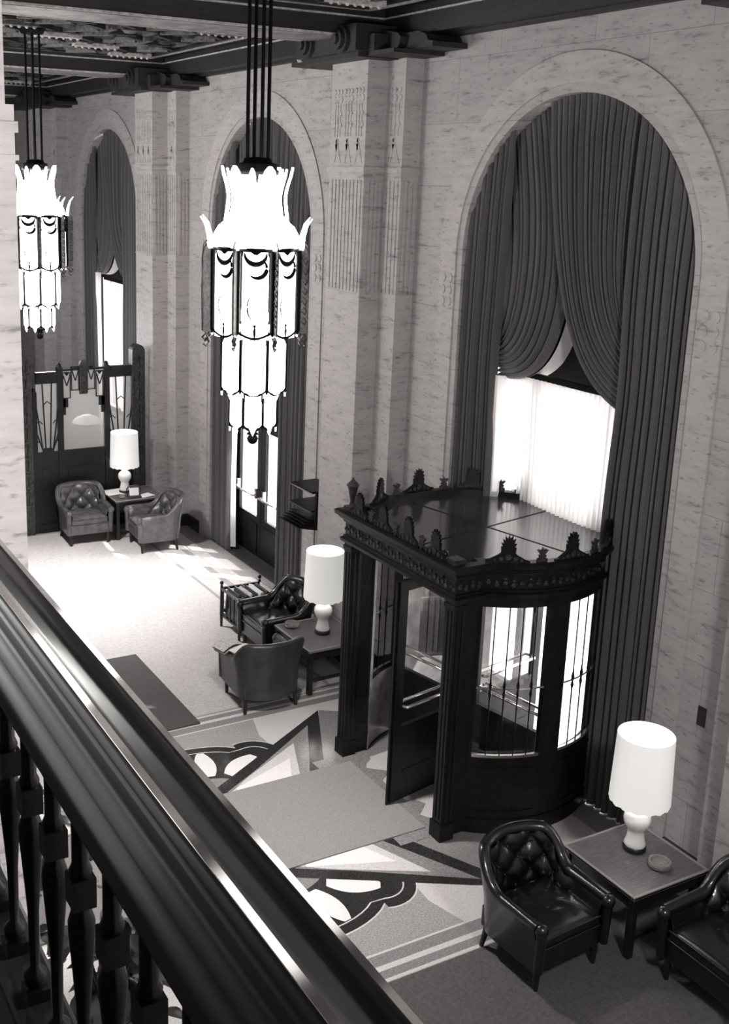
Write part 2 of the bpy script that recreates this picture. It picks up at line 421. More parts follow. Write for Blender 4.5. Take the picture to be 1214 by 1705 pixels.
b = MB(); b.b2(-10.8, .42, Y_BACK, Y_BACK + .2, 0, 7.75); structure(b.build('wall_back', STONE))
b = MB(); b.b2(-10.8, .42, Y_FRONT - .2, Y_FRONT, 0, 7.75); structure(b.build('wall_front', STONE))

# ------------------------------------------------------------------ ceiling, beams, corbels
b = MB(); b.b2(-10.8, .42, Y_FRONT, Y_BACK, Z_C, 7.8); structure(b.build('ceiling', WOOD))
def beam_x(y):
    b = MB(); y0, y1 = y - .335, y + .335
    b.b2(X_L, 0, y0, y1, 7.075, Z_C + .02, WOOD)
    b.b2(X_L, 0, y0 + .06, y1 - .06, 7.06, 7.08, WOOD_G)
    for yy in (y0, y1):
        s = -1 if yy == y0 else 1
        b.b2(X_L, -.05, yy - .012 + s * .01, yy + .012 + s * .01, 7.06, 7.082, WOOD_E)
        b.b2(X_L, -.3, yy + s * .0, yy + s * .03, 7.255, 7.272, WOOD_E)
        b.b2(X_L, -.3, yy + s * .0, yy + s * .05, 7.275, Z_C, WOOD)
    trim(b, WOOD)
for y in PILS: beam_x(y)
def beam_wall(x, s):
    b = MB()
    b.b2(x, x + s * .28, Y_FRONT, Y_BACK, 7.06, Z_C + .02, WOOD)
    b.b2(x, x + s * .10, Y_FRONT, Y_BACK, 7.03, 7.08, WOOD)
    last = Y_FRONT
    for y in PILS + [Y_BACK]:
        b.b2(x + s * .28, x + s * .30, last + .34, y - .34, 7.255, 7.272, WOOD_E); last = y
    trim(b, WOOD)
beam_wall(0, -1); beam_wall(X_L, 1)
# coffer carving in the bays
for yc in ARCHES[1:]:
    b = MB()
    y0, y1 = yc - 2.55, yc + 2.55; xs0, xs1 = X_L + .55, -.55
    for (dx, dz, m) in ((0, .035, WOOD_E), (.16, .05, WOOD), (.30, .03, GILT)):
        for yy in (y0 + dx, y1 - dx): b.b2(xs0 + dx, xs1 - dx, yy - .03, yy + .03, Z_C - dz, Z_C, m)
        for xx in (xs0 + dx, xs1 - dx): b.b2(xx - .03, xx + .03, y0 + dx, y1 - dx, Z_C - dz, Z_C, m)
    n = 0
    for i in range(6):
        for j in range(6):
            cx = xs0 + .65 + i * (xs1 - xs0 - 1.3) / 5; cy = y0 + .6 + j * (y1 - y0 - 1.2) / 5
            q = .34 if (i + j) % 2 else .26
            for k in range(4):
                a = k * PI / 2 + (PI / 4 if (i + j) % 2 else 0)
                ccx, ccy = cx + q * math.cos(a), cy + q * math.sin(a)
                b.box((ccx, ccy, Z_C - .03), (.07, q * 1.35, .06), rz=a, m=WOOD if k % 2 else GILT)
            b.lathe([(.0001, -.07), (.07, -.06), (.11, -.02), (.12, 0)], (cx, cy, Z_C), 10, GILT if (i + j) % 3 == 0 else WOOD, cap=False)
            if (i * 7 + j * 5) % 4 == 0:
                b.box((cx + .1, cy, Z_C - .06), (.62, .13, .05), m=WOOD_E if n % 2 else GILT)
                for k in range(7): b.sphere((cx - .17 + k * .09, cy, Z_C - .09), .022, WOOD_E, n=5)
                n += 1
    trim(b, WOOD)
# scroll corbels over the pilasters
def corbel(y):
    b = MB()
    b.b2(-.62, 0, y - 1.05, y + .62 + .43, 6.86, 6.90)
    b.b2(-.66, 0, y - .75, y + .75, 6.90, 7.06)
    prof = [(.75, 6.90), (1.42, 6.90), (1.42, 6.95), (1.34, 6.96), (1.30, 7.02), (1.18, 7.06), (.75, 7.06)]
    for t in (-1, 1):
        b.prism([(t * p[0], p[1]) for p in prof], (-.42, y, 0), (0, 1, 0), (0, 0, 1), (.42, 0, 0))
        # scroll ends
        b.prism([(.085 * math.cos(a), .085 * math.sin(a)) for a in [2 * PI * k / 16 for k in range(16)]], (-.66, y + t * .34, 6.99), (0, 1, 0), (0, 0, 1), (-.06, 0, 0))
        b.prism([(.05 * math.cos(a), .05 * math.sin(a)) for a in [2 * PI * k / 16 for k in range(16)]], (-.72, y + t * .34, 6.99), (0, 1, 0), (0, 0, 1), (-.03, 0, 0))
    for k in range(4):
        b.b2(-.68, -.60, y - .22 + .12 * k, y - .15 + .12 * k, 6.90, 7.05)
    b.b2(-.80, 0, y - .62, y + .62, 6.90, 7.16); b.b2(-.72, -.1, y - .55, y + .55, 6.85, 6.92)
    for t in (-1, 1):
        for (rr, xx) in ((.14, -.80), (.10, -.84), (.05, -.87)):
            b.prism([(rr * math.cos(a), rr * math.sin(a)) for a in [2 * PI * k / 18 for k in range(18)]], (xx, y + t * .36, 7.02), (0, 1, 0), (0, 0, 1), (-.04, 0, 0))
        b.prism([(0, 0), (.30, 0), (.34, .05), (.36, .12), (.30, .16), (0, .22)], (-.50, y + t * .62, 6.90), (0, t, 0), (0, 0, 1), (.5, 0, 0))
    for t in (-1, 1):
        b.tube([(-.44, y + .95 + t * .1, 6.885), (-.44, y + 1.0 + t * .1, 6.92), (-.44, y + 1.08 + t * .1, 7.0)], [.05, .06, .05], 10, WOOD_E if t > 0 else GILT)
    trim(b, WOOD)
for y in PILS: corbel(y)

# ------------------------------------------------------------------ drapes
def bez(P, t):
    a, c, d, e = P; u = 1 - t
    return (u ** 3 * a[0] + 3 * u * u * t * c[0] + 3 * u * t * t * d[0] + t ** 3 * e[0], u ** 3 * a[1] + 3 * u * u * t * c[1] + 3 * u * t * t * d[1] + t ** 3 * e[1])
RC = R_AR + .025
def ztop(dy): return Z_SP + math.sqrt(max(.0, RC * RC - dy * dy))
def lerp(a, b, t): return tuple(p + (q - p) * t for p, q in zip(a, b))
def swag(u0P, u1P, ytop0, ytop1, x0, nf, nu, nv, rs):
    rnd = random.Random(rs); ph = [rnd.uniform(-.35, .35) for _ in range(nf + 2)]
    rows = []
    for j in range(nv + 1):
        t = j / nv; row = []
        for i in range(nu + 1):
            u = i / nu
            yt = ytop0 + (ytop1 - ytop0) * u
            P = [(yt, ztop(yt))] + [lerp(u0P[k], u1P[k], u) for k in (1, 2, 3)]
            y, z = bez(P, t)
            k = u * nf; kk = int(k); w = k - kk
            pk = ph[kk] * (1 - w) + ph[min(kk + 1, nf)] * w
            fold = -(2 * abs(math.sin(PI * k + pk * 1.3)) ** .75 - 1) * (1 + 1.1 * pk) - .25 * math.sin(2 * PI * k * .37 + 2 * pk) - .12 * math.sin(6 * PI * k)
            amp = .042 * (1 - .5 * t ** 3) * (.45 + .55 * min(1, t * 9))
            row.append((x0 + amp * fold - .10 * math.sin(PI * u * .9) * math.sin(PI * min(1, t * 1.0)) * t, y, z))
        rows.append(row)
    return rows
def side_panel(ya, yb, x0, nf, rs, zb=.014):
    rnd = random.Random(rs); nu, nv = nf * 12, 26
    off = [rnd.uniform(-.5, .5) for _ in range(nf + 2)]
    rows = []
    for j in range(nv + 1):
        t = j / nv; row = []
        for i in range(nu + 1):
            u = i / nu; y = ya + (yb - ya) * u
            z = ztop(y) + (zb - ztop(y)) * t
            k = u * nf; kk = int(k); w = k - kk; o = off[kk] * (1 - w) + off[min(kk + 1, nf)] * w
            gather = 1 - .06 * math.exp(-((z - 3.9) / .7) ** 2)
            yy = yb + (y - yb) * gather if abs(ya) < abs(yb) else ya + (y - ya) * gather
            a = .04 * (.5 + .5 * min(1, t * 8)) * (1 + .25 * off[(kk * 3) % nf])
            row.append((x0 - a * ((2 * abs(math.sin(PI * k + o * 1.2)) ** .75 - 1) * (1 + .8 * o) + .35 * math.sin(PI * k * .9 + 3 * o) + .1 * math.sin(6 * PI * k)), yy, z))
        rows.append(row)
    return rows
def grid_obj(name, rows, m, parent, thick=.006):
    o = MB().grid(rows).build(name, m, parent, fix=False)
    return o
curtain_labels = {
    1: ('grey velvet curtain swagged to the left above the revolving door, white lining showing', 'grey velvet curtain with the wide long fall to the right of the revolving door'),
    2: ('dark velvet curtain on the left of the double glass doors behind the big chandelier', 'dark velvet curtain on the right of the double glass doors, beside the two-shelf stand'),
    3: ('left half of the dark curtains in the far arch above the bronze screen', 'right half of the dark curtains in the far arch, nearest the far pilaster')}
def make_curtains():
    L = empty('curtain', (0, 0, 0)); Rr = empty('curtain', (0, 0, 0))
    # left swag (far side, +y) and right swag crossing in front of it
    u0 = [None, (1.20, 5.05), (1.12, 4.65), (1.05, 4.32)]; u1 = [None, (-.05, 5.0), (-.10, 3.70), (.98, 3.72)]
    rows = swag(u0, u1, 1.36, .44, .17, 13, 13 * 11, 44, 3)
    grid_obj('swag', rows, VELVET, L)
    # white lining turned out along the inner edge
    lin = []
    for j in range(16, 45):
        r = rows[j]; p = Vector(r[-1]); q = Vector(r[-6]); t = (j - 16) / 28
        n = (p - q).normalized(); w = .09 * math.sin(PI * min(1, .15 + t * .85)) + .012
        lin.append([p + Vector((.03, 0, 0)), p + n * w * .6 + Vector((.05, 0, 0)), p + n * w + Vector((.085, 0, 0))])
    MB().grid(lin).build('lining', LINING, L, fix=False)['label'] = 'white lining along the inner edge'
    grid_obj('side_panel', side_panel(.88, 1.48, .075, 8, 5), VELVET, L)
    sp = []
    for j in range(20):
        z = 3.76 - 3.70 * j / 19; sp.append([(.06, .905, z), (.10, .865 + .008 * math.sin(j * .7), z), (.15, .835 + .012 * math.sin(j * .55), z)])
    MB().grid(sp).build('lining', LINING, L, fix=False)['label'] = 'white lining turned back on the straight edge'
    u0 = [None, (-.79, 5.5), (-.76, 5.0), (-.74, 4.6)]; u1 = [None, (.24, 4.85), (-.06, 3.93), (-.74, 3.71)]
    grid_obj('swag', swag(u0, u1, -.83, .44, .10, 17, 17 * 11, 44, 9), VELVET, Rr)
    grid_obj('side_panel', side_panel(-.73, -1.48, .045, 9, 11), VELVET, Rr)
    return L, Rr
cl, cr = make_curtains()
for k in (1, 2, 3):
    a, c = (cl, cr) if k == 1 else (copy_tree(cl), copy_tree(cr))
    a.location = c.location = (0, ARCHES[k], 0)
    tag(a, curtain_labels[k][0], 'curtain', 'velvet arch curtains'); tag(c, curtain_labels[k][1], 'curtain', 'velvet arch curtains')

# sheers on their rails
def sheer(yc, z0, z1, y0, y1, label):
    t = empty('sheer_curtain', (.27, yc + (y0 + y1) / 2, z0)); nf = 30; nu = nf * 8; rows = []
    W = y1 - y0
    for j in range(15):
        q = j / 14; row = []
        for i in range(nu + 1):
            u = i / nu
            row.append(((.040 - .016 * q) * math.sin(2 * PI * nf * u + .8 * math.sin(17 * u)) + .02 * math.sin(7 * u + q * 2), -W / 2 + W * u, (z1 - z0) * (1 - q)))
        rows.append(row)
    MB().grid(rows).build('cloth', SHEER, t, fix=False)
    MB().b2(-.045, -.005, -W / 2 - .04, W / 2 + .04, z1 - z0 - .005, z1 - z0 + .05).build('curtain_rail', CHMETAL, t)
    tag(t, label, 'sheer curtain', 'white sheer curtains')
sheer(ARCHES[1], 2.46, 3.78, -.90, .98, 'white pleated sheer curtain hanging behind the revolving door canopy')
sheer(ARCHES[2], 2.74, 3.78, -.86, .86, 'white sheer curtain above the double glass doors, mostly hidden by the nearest chandelier')
sheer(ARCHES[3], 1.2, 3.62, -.86, .86, 'white sheer curtain in the far arch above the bronze screen')

# ------------------------------------------------------------------ windows and doors in the arches
def lunette(yc, idx, zt0, zt1, zbot):
    w = MB()
    w.b2(.36, .40, yc - R_AR, yc + R_AR, zt0, zt1)
    for y in (-1.46, -.5, .5, 1.46): w.b2(.36, .40, yc + y - .03, yc + y + .03, zbot, zt0)
    w.b2(.36, .40, yc - R_AR, yc + R_AR, zbot, zbot + .07)
    for y in (-.5, .5): w.b2(.36, .40, yc + y - .025, yc + y + .025, zt1, ztop(.5))
    o = structure(w.build('window_%d' % idx, TRANS_D))
    g = MB()
    g.add([(.38, yc - R_AR, zbot), (.38, yc + R_AR, zbot), (.38, yc + R_AR, zt0), (.38, yc - R_AR, zt0)], [(0, 1, 2, 3)])
    pts = [(.38, y, z) for y, z in arch_pts(yc, R_AR, Z_SP)] + [(.38, yc - R_AR, zt1), (.38, yc + R_AR, zt1)]
    g.add(pts, [tuple(range(len(pts)))])
    p = g.build('pane', GLASS, o, fix=False)
lunette(ARCHES[1], 1, 3.80, 4.80, 2.36)
lunette(ARCHES[2], 2, 3.80, 4.80, 2.20)
b = MB(); b.b2(.36, .40, ARCHES[2] - R_AR, ARCHES[2] + R_AR, 2.18, 2.72); trim(b, TRANS_D)
lunette(ARCHES[3], 3, 3.62, 4.80, 1.0)
b = MB(); b.b2(.30, .40, ARCHES[3] - R_AR, ARCHES[3] + R_AR, 0, 1.0); trim(b, STONE_T)
b = MB(); g = MB()
for s in (-1, 1):
    ya, yb = sorted((ARCHES[1] + s * 1.49, ARCHES[1] + .07 + s * .5))
    b.b2(.34, .41, ya, yb, 0, .45); b.b2(.34, .41, ya, yb, 2.3, 2.42)
    for y in (ya + .03, yb - .03): b.b2(.34, .41, y - .03, y + .03, .45, 2.3)
    g.b2(.37, .38, ya + .06, yb - .06, .45, 2.3)
wo = structure(b.build('window_4', BRONZE)); g.build('pane', GLASS, wo)
# doors of the second arch
def leaf(idx, y0, y1, label):
    x = .30; b = MB()
    b.b2(x, x + .05, y0, y1, .02, .64); b.b2(x, x + .05, y0, y1, 2.0, 2.12)
    b.b2(x, x + .05, y0, y0 + .125, .64, 2.0); b.b2(x, x + .05, y1 - .125, y1, .64, 2.0)
    b.b2(x - .012, x, y0 + .1, y1 - .1, .08, .54)
    o = structure(b.build('door_%d' % idx, BRONZE))
    MB().b2(x + .02, x + .03, y0 + .125, y1 - .125, .64, 2.0).build('pane', GLASS, o)
    h = MB(); h.tube([(x - .02, y0 + .1, 1.0), (x - .10, y0 + .08, 1.0), (x - .10, y1 - .1, 1.0), (x - .02, y1 - .12, 1.0)], .016, 8)
    h.box((x - .02, y0 + .1, 1.02), (.05, .05, .16)); h.box((x - .02, y1 - .12, 1.02), (.05, .05, .16))
    h.build('push_bar', STEEL, o)['label'] = 'pale polished push bar'
leaf(1, 14.065, 14.905, ''); leaf(2, 13.215, 14.055, ''); leaf(3, 12.365, 13.205, '')
b = MB(); b.b2(.28, .36, 14.91, 15.25, 0, 2.2); b.b2(.28, .36, 12.27, 12.36, 0, 2.2); b.b2(.26, .38, 12.27, 15.25, 2.12, 2.20); trim(b, BRONZE)

# outside pavement
b = MB(); b.b2(.42, 14, -6, 40, -.12, -.005); structure(b.build('floor_pavement', PAVE))
b = MB(); b.b2(.02, .42, 12.27, 15.25, -.1, .012); b.b2(.02, .42, 18.37, 21.35, -.1, .012); structure(b.build('floor_threshold', mat('threshold_bronze', .04, rough=.4)))

# ------------------------------------------------------------------ revolving door
DC = (-.60, 7.73); RD = 1.10; RX = -.085
def revolving_door():
    t = empty('revolving_door', (DC[0], DC[1], 0))
    tag(t, 'dark bronze revolving door with carved cresting around its glossy canopy', 'revolving door')
    FX = -.95; HY = .815
    # outline of the canopy seen from above
    a0 = math.atan2(-.80, -.72)
    arc = []
    aS, aE = math.radians(227), math.radians(360 + 133)
    for k in range(73):
        a = aS + (aE - aS) * k / 72; arc.append((RD * math.cos(a), RD * math.sin(a)))
    path = arc + [(arc[-1][0], HY + .07), (FX - .06, HY + .07), (FX - .06, -HY - .07), (arc[0][0], -HY - .07)]
    def sweep(mb, prof):
        n = len(path); rings = []
        for (off, z) in prof:
            ring = []
            for i in range(n):
                p = Vector(path[i]); d1 = (p - Vector(path[i - 1])).normalized(); d2 = (Vector(path[(i + 1) % n]) - p).normalized()
                n1 = Vector((d1.y, -d1.x)); n2 = Vector((d2.y, -d2.x)); nn = n1 + n2
                nn = nn / max(.5, nn.length) if nn.length > .01 else n1
                k = 1 / max(.6, nn.dot(n1)) if nn.length > .01 else 1
                q = p + nn * off * min(k, 1.5); ring.append((q.x, q.y, z))
            rings.append(ring)
        mb.grid(rings, smooth=False, closed_v=True)
    e = MB(); sweep(e, [(-.12, 2.24), (.03, 2.24), (.035, 2.27), (.01, 2.285), (.01, 2.30), (-.005, 2.305), (-.005, 2.43), (.01, 2.435), (.015, 2.455), (.04, 2.47), (.05, 2.49), (.075, 2.505), (.08, 2.545), (.055, 2.56), (-.03, 2.56), (-.035, 2.50)])
    e.build('entablature', BRONZE, t, fix=True)
    # carved frieze: little scrolls along the band
    f = MB()
    L = [Vector(p) for p in path] + [Vector(path[0])]
    seg = []
    for i in range(len(L) - 1):
        d = (L[i + 1] - L[i]); l = d.length; n = max(1, int(l / .055))
        for k in range(n):
            p = L[i] + d * ((k + .5) / n); nn = Vector((d.y, -d.x)).normalized(); seg.append((p, d.normalized(), nn))
    for i, (p, d, nn) in enumerate(seg):
        for (zz, rr) in ((2.345 + .02 * (i % 2), .022), (2.40 - .015 * (i % 3), .014)):
            O = p - nn * .006
            f.prism([(rr * math.cos(a), rr * math.sin(a) * .9) for a in [2 * PI * k / 6 for k in range(6)]], (O.x, O.y, zz), (d.x, d.y, 0), (0, 0, 1), (nn.x * .014, nn.y * .014, 0))
    f.build('frieze', BRONZE_C, t)
    # roof: polished panels in four quarters and ceiling below
    r = MB()
    inner = [(p[0] * .985, p[1] * .985) for p in path]
    r.prism(inner, (0, 0, 2.46), (1, 0, 0), (0, 1, 0), (0, 0, .045))
    r.build('roof_panel', ROOFM, t)
    s = MB()
    for a in (0.2, 1.77): s.box((0, 0, 2.507), (1.9, .012, .006), rz=a)
    s.build('roof_seam', BRONZE, t)
    # corner posts
    for sy in (1, -1):
        p = MB(); p.b2(FX - .06, FX + .06, sy * HY - .065, sy * HY + .065, 0, 2.26)
        p.b2(FX - .075, FX + .075, sy * HY - .08, sy * HY + .08, 0, .16); p.b2(FX - .07, FX + .07, sy * HY - .075, sy * HY + .075, 2.16, 2.2)
        for k in range(2): p.b2(FX - .068, FX - .06, sy * HY - .035 + k * .05, sy * HY - .015 + k * .05, .2, 2.14)
        for k in range(2): p.b2(FX - .03 + k * .05, FX - .01 + k * .05, sy * HY - .073, sy * HY - .065, .2, 2.14)
        p.build('post', BRONZE, t, bevel=.004)
        j = MB(); q = arc[0] if sy < 0 else arc[-1]
        j.b2(FX + .06, q[0] + .03, sy * (HY - .05), sy * (HY + .02), 0, 2.24); j.build('return_panel', BRONZE, t)
    # curved side walls with two barred lights each
    def arcbox(mb, a0, a1, r0, r1, z0, z1, n=None):
        n = n or max(1, int(abs(a1 - a0) / 3)); P = []
        for k in range(n + 1):
            a = math.radians(a0 + (a1 - a0) * k / n); c, s_ = math.cos(a), math.sin(a)
            P.append([(r0 * c, r0 * s_, z0), (r1 * c, r1 * s_, z0), (r1 * c, r1 * s_, z1), (r0 * c, r0 * s_, z1)])
        mb.grid(P, smooth=False, closed_v=True); mb.add(P[0], [(0, 1, 2, 3)]); mb.add(P[-1], [(3, 2, 1, 0)])
    for side in (-1, 1):
        def A(a): return a if side < 0 else -a
        w = MB()
        a_lo, a_hi = 226, 316
        arcbox(w, A(a_lo), A(a_hi), RD - .055, RD, 0, .74); arcbox(w, A(a_lo), A(a_hi), RD - .055, RD, 2.14, 2.25)
        for (p, q) in ((a_lo, 230.5), (262, 273), (307, a_hi)): arcbox(w, A(p), A(q), RD - .055, RD, .74, 2.14)
        arcbox(w, A(a_lo + 2), A(a_hi - 2), RD - .005, RD + .012, .0, .14)
        for (p, q) in ((231, 261), (274, 306)):
            arcbox(w, A(p), A(q), RD, RD + .010, .20, .22); arcbox(w, A(p), A(q), RD, RD + .010, .62, .64)
        wo = w.build('curved_wall', BRONZE, t)
        li = MB(); arcbox(li, A(a_lo), A(a_hi), RD - .058, RD - .0555, .02, .74); arcbox(li, A(a_lo), A(a_hi), RD - .058, RD - .0555, 2.14, 2.24)
        for (p, q) in ((a_lo, 230.5), (262, 273), (307, a_hi)): arcbox(li, A(p), A(q), RD - .058, RD - .0555, .74, 2.14)
        li.build('lining', DRUM_LIT, wo)['label'] = 'added inner drum skin, paled for the sunlight on it'
        for (p, q) in ((230.5, 262), (273, 307)):
            g = MB(); arcbox(g, A(p), A(q), RD - .036, RD - .030, .74, 2.14); g.build('pane', GLASS, wo)
            sill = MB(); arcbox(sill, A(p), A(q), RD - .02, RD + .008, .74, .765); sill.build('sill', STEEL, wo)['label'] = 'bright polished sill'
            for k in range(4):
                a = math.radians(A(p + (q - p) * (k + 1) / 5)); c, s_ = math.cos(a) * (RD - .005), math.sin(a) * (RD - .005)
                bar = MB(); bar.tube([(c, s_, .76), (c, s_, 1.30), (c, s_, 1.34), (c, s_, 1.37), (c, s_, 1.42), (c, s_, 1.46), (c, s_, 1.5), (c, s_, 2.14)], [.006, .007, .015, .008, .016, .008, .006, .006], 6)
                bar.build('grille_bar', BRONZE, wo)
            cr_ = MB(); arcbox(cr_, A(p), A(q), RD - .012, RD + .002, 1.385, 1.40); cr_.build('cross_bar', STEEL, wo)
    # rotor with four wings
    for k in range(4):
        a = math.radians(190.9 + 90 * k); c, s_ = math.cos(a), math.sin(a); Rm = Matrix.Rotation(a, 3, 'Z')
        w = MB(); R1 = 1.03
        def wb(r0, r1, z0, z1, th=.045, m=None, mb=w): mb.box((RX + c * (r0 + r1) / 2, s_ * (r0 + r1) / 2, (z0 + z1) / 2), (r1 - r0, th, z1 - z0), rz=a, m=m)
        wb(R1 - .10, R1, .03, 2.2); wb(.03, .12, .03, 2.2); wb(.12, R1 - .10, 2.1, 2.2); wb(.12, R1 - .10, .03, .78)
        wb(.16, R1 - .14, .30, .33, .055); wb(R1, R1 + .03, .02, 2.2, .02)
        wo = w.build('wing', BRONZE, t)
        g = MB(); wb(.12, R1 - .10, .78, 2.1, .008, mb=g); g.build('pane', GLASS, wo)
        h = MB()
        for sd in (-1, 1):
            n_ = Vector((-s_, c, 0)) * sd * .06
            pts = [Vector((RX + c * r, s_ * r, .98)) + n_ * q for r, q in ((.16, .3), (.17, 1), (R1 - .12, 1), (R1 - .11, .3))]
            h.tube(pts, .016, 8)
        h.build('push_bar', STEEL, wo)['label'] = 'pale polished push bar'
    MB().tube([(RX, 0, .02), (RX, 0, 2.24)], .05, 16).build('shaft', BRONZE, t)
    # cresting
    def big():
        P = [(-.185, 0), (-.185, .022), (-.15, .028), (-.11, .05), (-.075, .07), (-.06, .085)]
        lobes = 9; L_ = []
        for k in range(lobes):
            a = PI * (1.03 - 1.06 * k / (lobes - 1))
            hx = .062 + .012 * math.sin(a); tip = (hx * math.cos(a) * 1.0, .135 + .105 * max(0, math.sin(a)))
            L_.append((tip[0] * 1.06, tip[1]))
            if k < lobes - 1:
                a2 = PI * (1.03 - 1.06 * (k + .5) / (lobes - 1)); L_.append((.05 * math.cos(a2), .128 + .078 * max(0, math.sin(a2))))
        return P + L_ + [(-x, y) for x, y in reversed(P)]
    def small():
        return [(-.045, 0), (-.045, .03), (-.025, .04), (-.035, .06), (-.02, .07), (-.05, .105), (-.03, .115), (-.012, .10), (0, .13), (.012, .10), (.03, .115), (.05, .105), (.02, .07), (.035, .06), (.025, .04), (.045, .03), (.045, 0)]
    def crest(p, d, shape, carve=True):
        nn = Vector((d.y, -d.x)); O = Vector((p.x, p.y, 2.555)) - Vector((nn.x, nn.y, 0)) * .012
        m = MB(); m.prism(shape, O, (d.x, d.y, 0), (0, 0, 1), (nn.x * .024, nn.y * .024, 0))
        if carve:
            for sd in (0, 1):
                Q = O + Vector((nn.x, nn.y, 0)) * (.024 if sd else -.008)
                for (x, z, rr) in ((0, .05, .028), (-.06, .035, .02), (.06, .035, .02), (-.11, .025, .014), (.11, .025, .014)):
                    m.prism([(x + rr * math.cos(a), z + rr * math.sin(a)) for a in [2 * PI * k / 8 for k in range(8)]], Q, (d.x, d.y, 0), (0, 0, 1), (nn.x * .008, nn.y * .008, 0), BRONZE_C)
        m.build('crest_ornament', BRONZE_C if not carve else BRONZE, t)
    for k in range(9):
        a = math.radians(240 + k * (480 - 240) / 8); p = Vector((math.cos(a), math.sin(a))) * (RD + .025); d = Vector((-math.sin(a), math.cos(a)))
        crest(p, d, big())
        if k < 8:
            a2 = math.radians(240 + (k + .5) * 30); p = Vector((math.cos(a2), math.sin(a2))) * (RD + .025); d = Vector((-math.sin(a2), math.cos(a2)))
            crest(p, d, small(), False)
    for k in range(4):
        y = -.60 + .40 * k; crest(Vector((FX - .08, y)), Vector((0, -1)), big())
        if k < 3: crest(Vector((FX - .08, y + .2)), Vector((0, -1)), small(), False)
    for sy in (1, -1):
        m = MB(); m.b2(FX - .09, FX + .03, sy * HY - .06, sy * HY + .06, 2.555, 2.60)
        if sy > 0: m.lathe([(.045, 0), (.03, .02), (.022, .05), (.03, .09), (.042, .15), (.05, .19), (.062, .20), (.062, .215), (.04, .235), (.015, .26), (.004, .285)], (FX - .03, sy * HY, 2.60), 12)
        m.build('finial', BRONZE_C, t)
        m = MB(); m.sphere((FX - .05, sy * (HY - .13), 2.60), .035, n=8); m.build('crest_ornament', BRONZE, t)
    return t
revolving_door()

